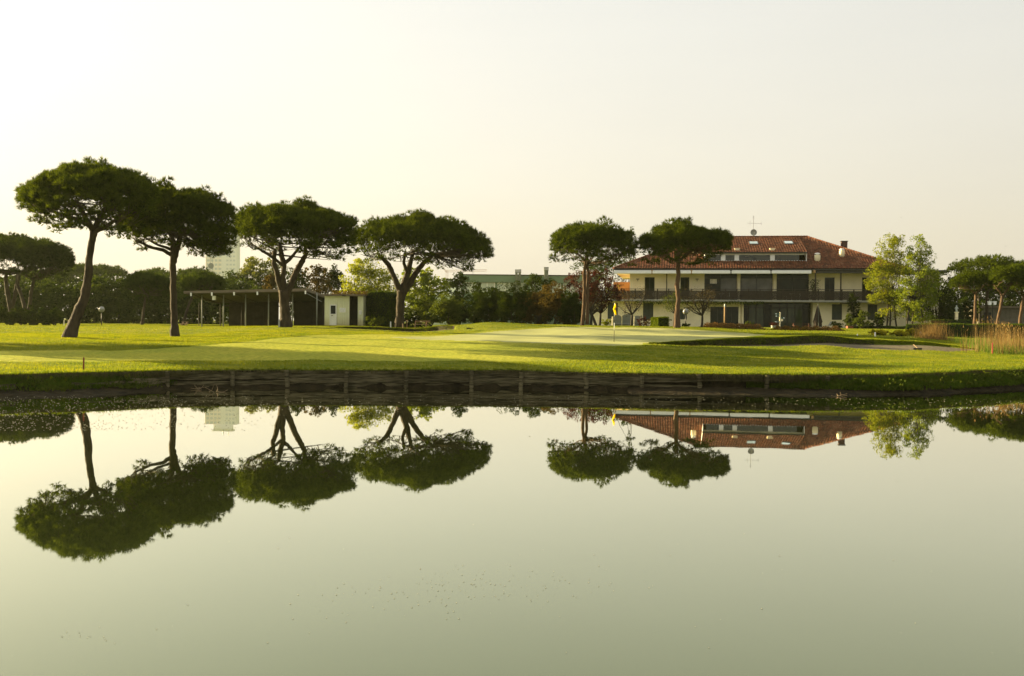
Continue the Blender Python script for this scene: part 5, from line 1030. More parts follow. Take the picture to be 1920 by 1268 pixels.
# ---------------------------------------------------------------- residential tower in the haze
D_ = 740; S = F/D_; a = at(385.5,500,D_)[0]; mx = at(416,500,D_)[0]; b = at(444.5,500,D_)[0]; zt = CAMZ+(hor(410)-415)/S; root = empty('tower_block', ((a+b)/2,D_,1.7)); tag(root, 'tall pale apartment tower standing in the haze behind the pines', 'building')
tw = lambda nm,mb,m,p=root: mb.build(nm, M[m], p)
mb = MB(); mb.box(a,mx,D_,D_+8,1.7,zt); tw('west_wall', mb, 'tower'); mb = MB(); mb.box(mx+.005,b,D_-1.5,D_+8,1.7,zt); tw('east_wall', mb, 'towerdull')
ca = at(401,410,D_)[0]; cb_ = at(434.5,410,D_)[0]; z2 = CAMZ+(hor(410)-404)/S; mb = MB(); mb.box(ca,cb_,D_+1.5,D_+7,zt+.005,z2); mb.box(ca-1,cb_+1,D_+1,D_+7.5,z2+.003,z2+.8); tw('roof_house', mb, 'towerdull')
mb = MB(); mb.tube([(ca+5,D_+8,z2),(ca+5,D_+8,z2+4)], .4, 6); mb.tube([(ca+9,D_+8,z2),(ca+9,D_+8,z2+4.5)], .3, 6); tw('aerial', mb, 'steel')
nf = 24
for k in range(nf):
    z = zt-3.0*(k+1)
    if z < 30: break
    if k >= 14: break
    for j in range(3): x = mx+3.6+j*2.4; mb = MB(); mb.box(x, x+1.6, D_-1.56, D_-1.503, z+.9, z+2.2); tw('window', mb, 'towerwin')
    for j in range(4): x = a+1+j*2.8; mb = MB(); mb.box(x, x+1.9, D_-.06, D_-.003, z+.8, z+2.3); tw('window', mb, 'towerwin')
for j in range(5): x = a+.4+j*2.75; mb = MB(); mb.box(x,x+.4,D_-.35,D_-.062,20,zt); tw('rib', mb, 'tower')
# water tank / globe mast between
D_ = 300; c = at(396.5,499,D_); root = empty('mast', (c[0],D_,1.7)); tag(root, 'thin antenna mast with a round dish in front of the apartment tower', 'mast')
mb = MB()
for dx in (-.35,.35): mb.tube([(c[0]+dx,D_,1.7),(c[0]+dx,D_,c[2]+3.2)], .05, 5)
for k in range(20): mb.beam((c[0]-.35,D_,c[2]+3.2-k*.7),(c[0]+.35,D_,c[2]+2.5-k*.7),.04)
mb.build('lattice', M['steel'], root); mb = MB(); mb.tube([(c[0],D_-.5,c[2]),(c[0],D_-.25,c[2])], [.85,.6], 18); mb.build('dish', M['greyboard'], root)
# ---------------------------------------------------------------- open driving range shelter
D_ = 88; S = F/D_; reseed(340); g = gp(480,D_); root = empty('open_shelter', g); tag(root, 'long open shelter with a thin sloping metal roof on slim posts', 'shelter'); sh_ = lambda nm,mb,m,p=root,**k: mb.build(nm, M[m], p, **k)
L_ = at(354,549,D_); R2 = at(581,545,D_); g0 = g[2]
depth = 7.0; zl, zr_ = L_[2], R2[2]
x0, x1 = L_[0], R2[0]; xb1 = at(606,560,D_+depth)[0]+1.2
mb = MB(); mb.add([(x0,D_-1.4,zl-.10),(x1,D_-1.4,zr_-.10),(x1,D_-1.4,zr_+.14),(x0,D_-1.4,zl+.10),(x0,D_+depth,zl-.75),(x1+.9,D_+depth,zr_-.75),(x1+.9,D_+depth,zr_-.55),(x0,D_+depth,zl-.55)],[(0,1,2,3),(3,2,6,7),(0,4,5,1),(1,5,6,2),(4,7,6,5),(0,3,7,4)]); sh_('roof', mb, 'shelterroof')
mb = MB(); mb.add([(x0+.1,D_-1.3,zl-.14),(x1-.05,D_-1.3,zr_-.14),(x1+.85,D_+depth-.1,zr_-.79),(x0+.1,D_+depth-.1,zl-.79)],[(3,2,1,0)]); sh_('shade_underside', mb, 'shelterdark')  # dark sheet added so the roof underside reads as shaded
for px in (360,399,440.5,484,530,574): c = at(px,550,D_-1.2); mb = MB(); zz = zl+(zr_-zl)*(c[0]-x0)/(x1-x0); mb.box(c[0]-.05,c[0]+.05,D_-1.46,D_-1.405,zz-.32,zz-.02); mb.beam((c[0],D_-1.35,zz-.16),(c[0],D_+depth,zz-.80),.08,.16); sh_('rafter', mb, 'shelterdark'); mb = MB(); mb.box(c[0]-.06,c[0]+.06,D_-1.50,D_-1.462,zz-.34,zz-.06); sh_('rafter_end', mb, 'plaque')
for px in (378.5,419,460.5,503.5,548.5,594): c = at(px,590,D_); gg = gp(px,D_)[2]; zz = zl+(zr_-zl)*(c[0]-x0)/(x1-x0)-.20; mb = MB(); mb.tube([(c[0],D_,gg-.1),(c[0],D_,min(zz, zz))], .055, 8); sh_('post', mb, 'greyboard', smooth=True)
yb = D_+depth-.3; mb = MB(); xx = x0+1.6; k = 0
while xx < xb1:
    w = 1.15
    if k == 4: sh_('back_wall', mb, 'shelterdark'); mb = MB(); xx += .25
    else: mb.box(xx, xx+w-.004, yb, yb+.05, g0-.2, at(480,561,yb)[2])
    xx += w; k += 1
sh_('back_wall', mb, 'shelterdark')
mb = MB(); mb.box(x0+1.2,xb1,yb-.1,yb-.02,at(480,575,yb)[2],at(480,573,yb)[2]); sh_('back_rail', mb, 'shelterdark')
mb = MB(); mb.box(x1+.5,x1+2.6,D_+3.2,D_+3.26,g0-.1,at(590,573,D_+3)[2]); sh_('side_screen', mb, 'shelterdark')
for px in (372,412,452,494,540,585): c = at(px,560,yb-1); mb = MB(); mb.tube([(c[0],yb-.8,g0-.1),(c[0],yb-.8,zl-.75)], .04, 6); sh_('back_post', mb, 'shelterdark')
c = at(398.5,558.5,D_-1.2); mb = MB(); mb.box(c[0]-.12,c[0]+.12,D_-.9,D_-.6,c[2]-.18,c[2]+.16); lb = sh_('floodlight', mb, 'plaque'); mb = MB(); mb.beam((c[0],D_-.75,c[2]+.16),(c[0],D_-.75,c[2]+.5),.04); sh_('bracket', mb, 'steel', lb)
mb = MB(); c1 = at(581,548,D_); c2 = at(603,566,D_+1.5); mb.beam((c1[0],D_-1.2,c1[2]-.15),(c2[0],D_+1.5,c2[2]),.04); sh_('tie_rod', mb, 'steel')
# ---------------------------------------------------------------- white cabin
D_ = 82; S = F/D_; g = gp(645,D_); a = at(608.5,590,D_)[0]; b = at(681,590,D_)[0]; zt = at(645,555.5,D_)[2]; z0 = g[2]-.02; root = empty('cabin', ((a+b)/2,D_,g[2])); tag(root, 'white corrugated metal cabin with a small window and a dark open doorway', 'cabin'); ca_ = lambda nm,mb,m,p=root,**k: mb.build(nm, M[m], p, **k)
def cabin_mat():
    m = mat('stained white sheet metal', (.66,.67,.46), .55, var=.04, scale=1.5); nt = m.node_tree; b_ = nt.nodes['Principled BSDF']; src = b_.inputs['Base Color'].links[0].from_socket
    tc = _n(nt,'ShaderNodeTexCoord'); sp = _n(nt,'ShaderNodeSeparateXYZ'); nt.links.new(tc.outputs['Object'], sp.inputs[0]); nz = _n(nt,'ShaderNodeTexNoise'); nz.inputs['Scale'].default_value = 1.4; nz.inputs['Detail'].default_value = 6; nt.links.new(tc.outputs['Object'], nz.inputs['Vector'])
    ad = _n(nt,'ShaderNodeMath',operation='MULTIPLY_ADD'); nt.links.new(nz.outputs['Fac'], ad.inputs[0]); ad.inputs[1].default_value = -.9; nt.links.new(sp.outputs[2], ad.inputs[2]); mr = _n(nt,'ShaderNodeMapRange'); mr.inputs['From Min'].default_value = -.45; mr.inputs['From Max'].default_value = .35; mr.inputs['To Min'].default_value = .75; mr.inputs['To Max'].default_value = 0; nt.links.new(ad.outputs[0], mr.inputs[0])
    mx = _n(nt,'ShaderNodeMix',data_type='RGBA'); nt.links.new(mr.outputs[0], mx.inputs[0]); nt.links.new(src, mx.inputs[6]); mx.inputs[7].default_value = (.36,.30,.10,1); nt.links.new(mx.outputs[2], b_.inputs['Base Color']); return m
M['cabin'] = cabin_mat()
def corr(mb, xa, xb, z0, z1, y):
    n = int((xb-xa)/.045); P_ = [(xa+(xb-xa)*i/n, y+(.018 if (i//2)%2 else 0)) for i in range(n+1)]
    mb.add([(x,yy,z) for x,yy in P_ for z in (z0,z1)], [(2*i,2*i+2,2*i+3,2*i+1) for i in range(n)])
X = lambda px: at(px,580,D_)[0]; Zc = lambda py: at(645,py,D_)[2]
wx0,wx1 = X(618.5), X(631); 
mb = MB(); corr(mb, a, X(618), z0+.06, zt, D_); corr(mb, X(631.5), X(655.7), z0+.06, zt, D_); corr(mb, X(618), X(631.5), Zc(571), zt, D_); corr(mb, X(670.5), b, z0+.06, zt, D_)
mb.box(a,a+.05,D_+.03,D_+2.4,z0+.06,zt); mb.box(b-.05,b,D_+.03,D_+2.4,z0+.06,zt); mb.box(a,b,D_+2.4,D_+2.45,z0+.06,zt); mb.box(X(655.7),X(670.5),D_+.9,D_+.95,z0+.06,zt); ca_('wall', mb, 'cabin')
mb = MB(); mb.box(X(655.7)-.01,X(655.7)+.03,D_-.02,D_+.9,z0+.06,zt); mb.box(X(670.5)-.03,X(670.5)+.01,D_-.02,D_+.9,z0+.06,zt); ca_('doorway_lining', mb, 'shelterdark')
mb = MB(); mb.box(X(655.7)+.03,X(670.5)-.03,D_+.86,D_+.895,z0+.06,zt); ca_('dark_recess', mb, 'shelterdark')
mb = MB(); zw0,zw1 = Zc(591), Zc(571.2); xm0,xm1 = X(618.3),X(631.3); mb.box(xm0,xm0+.08,D_-.05,D_+.02,z0+.08,zw1); mb.box(xm1-.08,xm1,D_-.05,D_+.02,z0+.08,zw1); mb.box(xm0+.08,xm1-.08,D_-.05,D_+.02,zw1-.09,zw1); mb.box(xm0+.08,xm1-.08,D_-.05,D_+.02,zw0,zw0+.09); mb.box(xm0+.08,xm1-.08,D_-.02,D_+.02,z0+.08,zw0-.002); dr_ = ca_('door', mb, 'white')
mb = MB(); mb.box(xm0+.08,xm1-.08,D_-.01,D_+.01,zw0+.09,zw1-.09); ca_('window', mb, 'winlow', dr_); mb = MB(); mb.box(xm0+.14,xm0+.26,D_-.09,D_-.052,zw0-.06,zw0-.02); ca_('handle', mb, 'iron', dr_)
mb = MB(); mb.box(a-.12,b+.08,D_-.25,D_+2.6,zt+.003,zt+.14); ca_('roof', mb, 'shelterroof')
mb = MB(); mb.box(a,b,D_-.03,D_+.03,z0-.15,z0+.058); ca_('base_rail', mb, 'browntimber')
mb = MB(); cx_ = X(646.5); mb.box(cx_-.16,cx_+.16,D_-.42,D_-.27,zt-.02,zt+.06); mb.beam((cx_,D_-.3,zt+.02),(cx_,D_-.1,zt+.0),.05); ca_('lamp', mb, 'iron')
for (x0_,x1_,y0_,y1_,nl,lab) in ((637,648,577.5,586,4,'large'),(673,678,582,589.5,5,'small')):
    s_ = MB(); s_.box(X(x0_),X(x1_),D_-.035,D_-.005,Zc(y1_),Zc(y0_)); sg = ca_('notice_board', s_, 'plaque'); t_ = MB(); H_ = Zc(y0_)-Zc(y1_); W_ = X(x1_)-X(x0_)
    for r_ in range(nl):
        zz = Zc(y0_)-H_*(r_+.8)/(nl+.6); xx = X(x0_)+W_*.12
        while xx < X(x1_)-W_*.15: w = random.uniform(.02,.06); t_.box(xx,min(xx+w,X(x1_)-W_*.1),D_-.039,D_-.0355,zz-H_*.035,zz+H_*.035); xx += w+.02
    ca_('lettering', t_, 'greytext', sg)
n = 1500; C = np.stack([rng.uniform(a+.5,b+.2,n), rng.uniform(D_,D_+2.3,n), zt+.13+rng.random(n)**2*.32],-1); tag(leaf_mesh('dry_creeper', C, .09, M['brown']), 'dry brown creeper lying over the roof of the white cabin', 'climbing plant')
# ---------------------------------------------------------------- garage wall on the right
D_ = 128; g = gp(1880,D_); root = empty('garage', g); tag(root, 'low weathered garage building with a dark door behind the right pines', 'building'); a = at(1842,590,D_)[0]; b = at(2060,590,D_)[0]; zt = at(1880,574,D_)[2]
mb = MB(); mb.box(a,b,D_,D_+8,g[2]-.3,zt-.25); mb.build('wall', M['brickgrey'], root); mb = MB(); mb.box(a-.3,b+.3,D_-.4,D_+8.3,zt-.247,zt); mb.build('roof', M['shelterroof'], root)
mb = MB(); mb.box(at(1845,590,D_)[0],at(1858,590,D_)[0],D_-.06,D_-.004,g[2]-.1,at(1850,586,D_)[2]); mb.build('door', M['iron'], root)
reseed(400)
# ---------------------------------------------------------------- golf flag
D_ = 54.7; b = gp(1151.3,D_); top = at(1152.5,568.5,D_); root = empty('golf_flag', b); tag(root, 'yellow golf flag with a dark emblem hanging on a thin banded pole in the green', 'flag')
H_ = top[2]-b[2]; bands = [(0,.30,'browntimber'),(.30,.49,'white'),(.49,.66,'iron'),(.66,1.0,'white')]
for i,(s0,s1,m_) in enumerate(bands):
    mb = MB(); p0 = b+(top-b)*s0; p1 = b+(top-b)*s1; mb.tube([p0,p1], .014, 8); mb.build('pole', M[m_], root, smooth=True)
S = F/D_; V_ = []; nu, nv = 10, 16; out = [(0,0,1.5),(.12,-.8,2.4),(.3,-1.8,2.6),(.5,-3.2,1.2),(.62,-1.5,2.4),(.8,-1.0,3.0),(1.0,1.3,3.2)]
for j in range(nv+1):
    t = j/nv; l = np.interp(t,[o[0] for o in out],[o[1] for o in out]); r = np.interp(t,[o[0] for o in out],[o[2] for o in out]); py = 569.5+21*t
    for i in range(nu+1):
        s = i/nu; px = 1152.4+l+(r-l)*s; c = at(px, py+(s*1.2 if t > .8 else 0), D_); c[1] += .035*math.sin(s*9+t*3)-.02; V_.append(c)
fl = mesh_obj('flag', V_, [(j*(nu+1)+i, j*(nu+1)+i+1, (j+1)*(nu+1)+i+1, (j+1)*(nu+1)+i) for j in range(nv) for i in range(nu)], M['yellow'], root, smooth=True)
mb = MB(); c = at(1153.6,579.3,D_); 
for k in range(14): a0 = 2*math.pi*k/14*.8+.5; a1 = 2*math.pi*(k+1)/14*.8+.5; mb.beam((c[0]+.045*math.cos(a0),D_-.075,c[2]+.06*math.sin(a0)),(c[0]+.045*math.cos(a1),D_-.075,c[2]+.06*math.sin(a1)),.028,.02)
mb.build('emblem', M['black'], fl)
# ---------------------------------------------------------------- stakes
def stake(px, D, top, w, m, label, group=None, name='marker_stake', lean=0.0):
    b = gp(px,D); t = at(px+lean, top, D); mb = MB(); r = w*D/F/2
    mb.add([(b[0]-r,D-r,b[2]-.15),(b[0]+r,D-r,b[2]-.15),(b[0]+r,D+r,b[2]-.15),(b[0]-r,D+r,b[2]-.15),(t[0]-r*.9,D-r,t[2]-.03),(t[0]+r*.9,D-r,t[2]-.03),(t[0]+r*.9,D+r,t[2]-.03),(t[0]-r*.9,D+r,t[2]-.03),(t[0],D,t[2])],[(0,1,5,4),(1,2,6,5),(2,3,7,6),(3,0,4,7),(4,5,8),(5,6,8),(6,7,8),(7,4,8)])
    tag(mb.build(name, M[m]), label, 'stake', group)
stake(156.5, 31.9, 669.5, 2.3, 'rust', 'dark red hazard stake standing at the lip of the pond bank', lean=.6)
stake(1861, 50.3, 642, 1.9, 'red', 'short red stake half hidden in the green reeds')
stake(120, 98, 600, 1.6, 'signcream', 'little pale stake beside the leaning pine trunk on the far lawn')
stake(523.5, 69.2, 599, 3.2, 'steel', 'grey wooden stump post leaning on the foot of the forked pine')
stake(732.5, 79, 603, 2.2, 'white', 'white stake left of the broad pine trunk')
stake(755, 78.5, 606.5, 2.2, 'palewood', 'pale wooden stake right of the broad pine trunk')
stake(1607.5, 67, 626, 1.8, 'white', 'shortest white stake on the lawn between heath bed and junipers')
stake(1640.8, 67, 623, 2.2, 'white', 'white stake at the left end of the golden junipers')
stake(1726, 68, 622, 2.4, 'white', 'white stake between the junipers and the leaning dry reeds')
stake(1216.5, 92, 612.5, 1.6, 'white', 'tiny white stake in front of the box hedge')
b = gp(763,78.5); root = empty('lawn_post', b); tag(root, 'thin dark post with a small crosspiece left of the wooden bench', 'post'); mb = MB(); t = at(763.3,600,78.5); mb.tube([b,(t[0],78.5,t[2])], .025, 6); mb.build('pole', M['bamboo'], root); mb = MB(); mb.box(t[0]-.09,t[0]+.07,78.45,78.5,t[2]-.1,t[2]-.02); mb.build('crosspiece', M['bamboo'], root)
# drain edge by the mound, small tee marker
# ---------------------------------------------------------------- bunker rake
D_ = 52.2; P = lambda px,py: at(px,py,D_); h = P(1720.5,654.3); h[2] = gz(h[0],D_)+.05; root = empty('bunker_rake', (h[0],D_,h[2]-.05)); tag(root, 'wooden handled rake resting on the sand of the right bunker', 'rake')
mb = MB(); w_ = 8*D_/F; mb.box(h[0]-w_,h[0]+w_,D_-.03,D_+.03,h[2]-.02,h[2]+.05)
for k in range(14): x = h[0]-w_+.02+k*(2*w_-.04)/13; mb.box(x-.008,x+.008,D_-.02,D_+.02,h[2]-.06,h[2]-.021)
mb.build('rake_head', M['black'], root); mb = MB(); t = at(1712.5,646,D_+.3); mb.tube([(h[0],D_,h[2]+.03),(t[0],t[1],t[2])], .012, 8); mb.build('handle', M['palewood'], root)
# ---------------------------------------------------------------- benches
def bench(px0, px1, D, seat_py, back_py, m, label, back_shift=0, slats=3, cat='bench', rot=0.0, legs=2):
    a = at(px0,seat_py,D); b = at(px1,seat_py,D); W_ = b[0]-a[0]; g = gp((px0+px1)/2,D); root = empty('bench', g, rot); tag(root, label, cat); hs = a[2]-g[2]; hb = at(px0,back_py,D)[2]-g[2]; B = lambda nm,mb,mm,p=root: mb.build(nm, M[mm], p, local=True)
    mb = MB()
    for k in range(4): mb.box(-W_/2,W_/2,-.32+k*.14,-.20+k*.14,hs-.04,hs)
    B('seat', mb, m); mb = MB(); z0 = hs+.12; hh = (hb-z0)/slats
    for k in range(slats): y_ = .26+.05*k; mb.box(-W_/2+back_shift,W_/2+back_shift,y_,y_+.035,z0+k*hh+.02,z0+(k+1)*hh-.015)
    B('backrest', mb, m)
    for s in (-1,1):
        x = s*(W_/2-.18); mb = MB(); mb.box(x-.04,x+.04,-.30,-.22,-.05,hs-.043); mb.box(x-.04,x+.04,.18,.25,-.05,hs+.0+.10); mb.beam((x,.22,hs),(x,.26+.05*slats+.03,hb-.03),.05); mb.box(x-.03,x+.03,-.22,.18,hs-.10,hs-.043); B('leg', mb, m)
    return root
bench(774,803,84,607.6,601,'palewood','pale wooden park bench glowing in the sun beside the broad pine',back_shift=.14)
bench(338,352,101,606.5,603.3,'palewood','small wooden bench far off left of the open shelter',slats=2)
bench(1486,1521,111,609.5,605.8,'redwood','red brown slatted garden bench in front of the glazed entrance',slats=2)
# ---------------------------------------------------------------- globe lamps
def globe(px, D, py, r, m_, label, foot=True):
    b = gp(px,D); c = at(px,py,D); R = r*D/F; root = empty('globe_lamp', b); tag(root, label, 'lamp'); mb = MB(); mb.tube([b-np.array([0,0,.1]),(b[0],D,c[2]-R*.95)], .045, 8); mb.lathe((b[0],D,c[2]-R*1.05),[(.08,0),(.1,.08),(.05,.12)],10); mb.build('pole', M[m_], root, smooth=True)
    mb = MB(); mb.sphere((b[0],D,c[2]), R, 22, 14); mb.build('globe', M['globe'], root, smooth=True)
globe(1285.5, 96.5, 584.5, 5.6, 'iron', 'globe lamp on a dark pole right of the single stemmed pine')
globe(190.5, 97, 580.5, 5.5, 'iron', 'lone globe lamp on the far lawn before the wood')
# twin box lamps on the right
D_ = 118; b = gp(1860.5,D_); root = empty('twin_lamp', b); tag(root, 'post carrying two pale box shaped lamps above the garage', 'lamp'); t = at(1860.5,569,D_); mb = MB(); mb.tube([b,(b[0],D_,t[2])], .05, 6); mb.beam((b[0]-.4,D_,t[2]),(b[0]+.4,D_,t[2]),.05); mb.build('pole', M['iron'], root)
for px in (1855.5,1862.8+2): c = at(px,568.5,D_); mb = MB(); mb.prism([(c[0]-.13,c[2]-.2),(c[0]+.13,c[2]-.2),(c[0]+.18,c[2]+.17),(c[0]-.18,c[2]+.17)],D_-.16,D_+.16); mb.box(c[0]-.2,c[0]+.2,D_-.2,D_+.2,c[2]+.172,c[2]+.21); mb.build('lantern', M['plaque'], root)
# ---------------------------------------------------------------- grey board panels with pale posts
D_ = 101.5; b = gp(1172,D_); root = empty('board_screen', b); tag(root, 'three arched grey boards on pale posts standing before the clubhouse', 'notice boards'); X = lambda px: at(px,600,D_)[0]; Zb = lambda py: at(1172,py,D_)[2]
for i,(x0_,x1_,y0_,y1_) in enumerate(((1150,1165,594,591),(1167,1187.5,592,589),(1190,1200,593,592))):
    P_ = [(X(x0_),Zb(613.2)),(X(x1_),Zb(613.2))]; n = 8
    for k in range(n+1): s = k/n; P_.append((X(x1_)+(X(x0_)-X(x1_))*s, Zb(y0_)+(Zb(y1_)-Zb(y0_))*math.sin(math.pi*s)**.6))
    mb = MB(); mb.prism(P_, D_, D_+.05); mb.build('board', M['greyboard'], root)
for px,ty in ((1148.6,594),(1165.8,592),(1189.5,594)): mb = MB(); mb.box(X(px)-.05,X(px)+.05,D_-.05,D_+.09,b[2]-.1,Zb(ty)); mb.build('post', M['signcream'], root)
mb = MB(); mb.box(X(1149.5),X(1200),D_-.045,D_-.004,Zb(607.4),Zb(606)); mb.build('crossrail', M['steel'], root)
# ---------------------------------------------------------------- brown white post
D_ = 101; b = gp(1358.3,D_); t = at(1358.8,570.5,D_); z1 = at(1358,576,D_)[2]; root = empty('banner_pole', b); tag(root, 'brown pole with a white top in front of the sliding doors', 'pole'); mb = MB(); mb.tube([b,(b[0],D_,z1)], .06, 8); mb.build('pole', M['bamboo'], root, smooth=True); mb = MB(); mb.tube([(b[0],D_,z1),(b[0],D_,t[2])], [.065,.05], 8); mb.build('white_top', M['white'], root, smooth=True)
mb = MB(); mb.box(b[0]+.06,b[0]+.16,D_-.02,D_+.02,at(1358,606,D_)[2],at(1358,572,D_)[2]); mb.build('furled_canvas', M['canvas'], root)
# ---------------------------------------------------------------- signpost
D_ = 90.5; b = gp(1462.2,D_); t = at(1463,587.2,D_); X = lambda px: at(px,600,D_)[0]; Zq = lambda py: at(1462,py,D_)[2]; root = empty('signpost', b); tag(root, 'pale signpost with green arrow boards and one cream arrow before the entrance', 'sign')
mb = MB(); mb.box(b[0]-.05,b[0]+.05,D_-.05,D_+.05,b[2]-.1,t[2]); mb.lathe((b[0],D_,t[2]),[(.05,0),(.06,.04),(.03,.08)],8); mb.build('post', M['signcream'], root)
for x0_,x1_,py,tip,m_ in ((1452.5,1461.2,588.8,-1,'signgreen'),(1453,1461.2,593,-1,'signgreen'),(1452,1461.2,603.5,-1,'signgreen'),(1463.4,1472,596.3,1,'signgreen'),(1463.2,1468.8,600.3,1,'signcream')):
    h_ = .075 if m_ == 'signgreen' else .105; za, zb_ = Zq(py)-h_, Zq(py)+h_; xm = X(x0_) if tip < 0 else X(x1_); xr = X(x1_) if tip < 0 else X(x0_); q = .10*(-tip); P_ = [(xm,(za+zb_)/2),(xm+q,za),(xr,za),(xr,zb_),(xm+q,zb_)]; 
    mb = MB(); mb.prism(P_ if tip < 0 else P_[::-1], D_-.02, D_+.02); ar = mb.build('arrow_board', M[m_], root)
    mb = MB(); 
    if m_ == 'signgreen': mb.prism([(xm+q*.25,(za+zb_)/2),(xm+q*1.6,za+.02),(xm+q*1.6,zb_-.02)] if tip < 0 else [(xm+q*.25,(za+zb_)/2),(xm+q*1.6,zb_-.02),(xm+q*1.6,za+.02)], D_-.028, D_-.021); mb.build('arrowhead', M['plaque'], ar)
    mb = MB(); xa = min(xr,xm+q*2); xb = max(xr,xm+q*2)
    while xa < xb-.06: w = random.uniform(.03,.07); mb.box(xa+.02,xa+w,D_-.026,D_-.0205,(za+zb_)/2-.02,(za+zb_)/2+.02); xa += w+.02
    if mb.V: mb.build('lettering', M['greytext'], ar)
# ---------------------------------------------------------------- planters, parasol, chair, pot plants
def box_planter(px, D, top, w, m, label, plant='mid', flare=0.9, ph=.3, n=500, name='planter'):
    b = gp(px,D); t = at(px,top,D)[2]; r = w*D/F/2; root = empty(name, b); tag(root, label, 'planter'); mb = MB(); h = t-b[2]
    mb.add([(b[0]+sx*r*f,D+sy*r*f,b[2]+z) for z,f in ((-.02,flare),(h,1.0),(h,.86),(h-.08,.86)) for sx,sy in ((-1,-1),(1,-1),(1,1),(-1,1))], [(0,3,2,1)]+[(l*4+k,l*4+(k+1)%4,(l+1)*4+(k+1)%4,(l+1)*4+k) for l in range(3) for k in range(4)]+[(12,13,14,15)]); mb.build('pot', M[m], root)
    C = np.stack([rng.normal(b[0],r*.6,n), rng.normal(D,r*.5,n), t+rng.random(n)*ph],-1); leaf_mesh('plant', C, .08, M[plant], root)
box_planter(1451.5, 106, 610.5, 10, 'concrete', 'square grey stone planter beside the signpost', 'purple')
box_planter(1593, 109, 611.5, 11, 'terracotta', 'square terracotta planter at the foot of the upright leafy shrub')
D_ = 112; bush('potted_bush', 1404.5, D_, 10, 602, 'round potted bush inside the glazed entrance recess', 1600, .09, 'mid', cat='plant', seed=410)
C = np.array([O+ud*(U(1526,.6,540)+random.gauss(0,.32))+vd*(.7+random.gauss(0,.25))+np.array([0,0,zs1+.1+random.random()*2.3]) for _ in range(1100)]); root = empty('balcony_plant', O+ud*U(1526,.6,540)+vd*.7+np.array([0,0,zs1])); tag(root, 'tall leafy potted plant on the balcony at the end of the awnings', 'plant')
leaf_mesh('foliage', C, .12, M['ever'], root); mb = MB(); q = np.array(root.location[:]); mb.lathe(q,[(.16,0),(.22,.3),(.2,.32)],12); mb.build('pot', M['terracotta'], root)
D_ = 112.5; b = gp(1533,D_); b[2] = ZG; root = empty('closed_parasol', b); tag(root, 'closed dark brown parasol on its pole standing on the terrace', 'parasol'); R = lambda r: r*D_/F; zt = at(1533,570.5,D_)[2]; H_ = zt-b[2]
vs = []; n = 20; prof_ = [(.4,H_*.995),(1.2,H_*.93),(2.6,H_*.80),(4.2,H_*.62),(6.2,H_*.42),(7.9,H_*.27),(7.3,H_*.235),(6.8,H_*.20),(7.3,.14)]
for r,z in prof_:
    for k in range(n): a = 2*math.pi*k/n; rr = R(r)*(1+.16*math.cos(a*8)); vs.append((b[0]+rr*math.cos(a), D_+rr*.8*math.sin(a), b[2]+z))
mb = MB(); mb.add(vs, [(i*n+k,i*n+(k+1)%n,(i+1)*n+(k+1)%n,(i+1)*n+k) for i in range(len(prof_)-1) for k in range(n)]+[tuple(range(n))]); mb.build('canvas', M['canvas'], root)
mb = MB(); mb.tube([(b[0]-.02,D_-.42,b[2]+.02),(b[0]-.02,D_-.38,b[2]+H_*.45),(b[0],D_-.15,b[2]+H_*.9),(b[0],D_,b[2]+H_+.1)], .035, 8); mb.build('pole', M['shutter'], root); mb = MB(); mb.box(b[0]-.5,b[0]+.5,D_-.5,D_+.4,b[2]-.02,b[2]+.09); mb.build('base', M['concrete'], root)
D_ = 112; b = gp(1550,D_); b[2] = ZG; root = empty('garden_chair', b); tag(root, 'low steel garden chair beside the closed parasol', 'chair'); mb = MB(); mb.box(-.45,.25,-.25,.25,.28,.32); mb.build('seat', M['steel'], root, local=True); mb = MB(); mb.beam((.25,0,.32),(.50,0,.72),.5,.03); mb.build('backrest', M['steel'], root, local=True)
for sx,sy in ((-.4,-.22),(-.4,.22),(.2,-.22),(.2,.22)): mb = MB(); mb.tube([(sx,sy,0),(sx,sy,.28)], .015, 6); mb.build('leg', M['steel'], root, local=True)
# balcony furniture
def club_pt(px, v, z): return O+ud*U(px,v,555)+vd*v+np.array([0,0,z])
for i,px in enumerate((1240,1352,1484,1590)):
    q = club_pt(px, 1.1, zs1); root = empty('balcony_table', q, -ANG); tag(root, ['round table on the balcony left of the single stemmed pine','round table on the balcony below the first wide window','round table on the balcony below the last wide window','round table on the balcony right of the veranda door'][i], 'table'); mb = MB(); mb.lathe((0,0,0),[(.40,.70),(.42,.72),(.40,.74)],16); mb.build('table_top', M['plaque'], root, local=True); mb = MB(); mb.tube([(0,0,0),(0,0,.7)], .035, 8); mb.build('leg', M['steel'], root, local=True)
    for j,s in enumerate((-1,1)):
        qc = club_pt(px, 1.1, zs1)+ud*s*.75; rc = empty('balcony_chair', qc, -ANG); tag(rc, f'pale chair {"on the left" if s < 0 else "on the right"} of the '+['balcony table nearest the left corner','balcony table below the first wide window','balcony table below the last wide window','balcony table right of the veranda door'][i], 'chair', 'chairs round the balcony tables'); mb = MB(); mb.box(-.22,.22,-.22,.22,.42,.46); mb.build('seat', M['plaque'], rc, local=True); mb = MB(); mb.box(s*.20-.02,s*.20+.02,-.22,.22,.47,.88); mb.build('backrest', M['plaque'], rc, local=True)
        for sx in (-.19,.19):
            for sy in (-.19,.19): mb = MB(); mb.tube([(sx,sy,0),(sx,sy,.42)], .014, 5); mb.build('leg', M['steel'], rc, local=True)
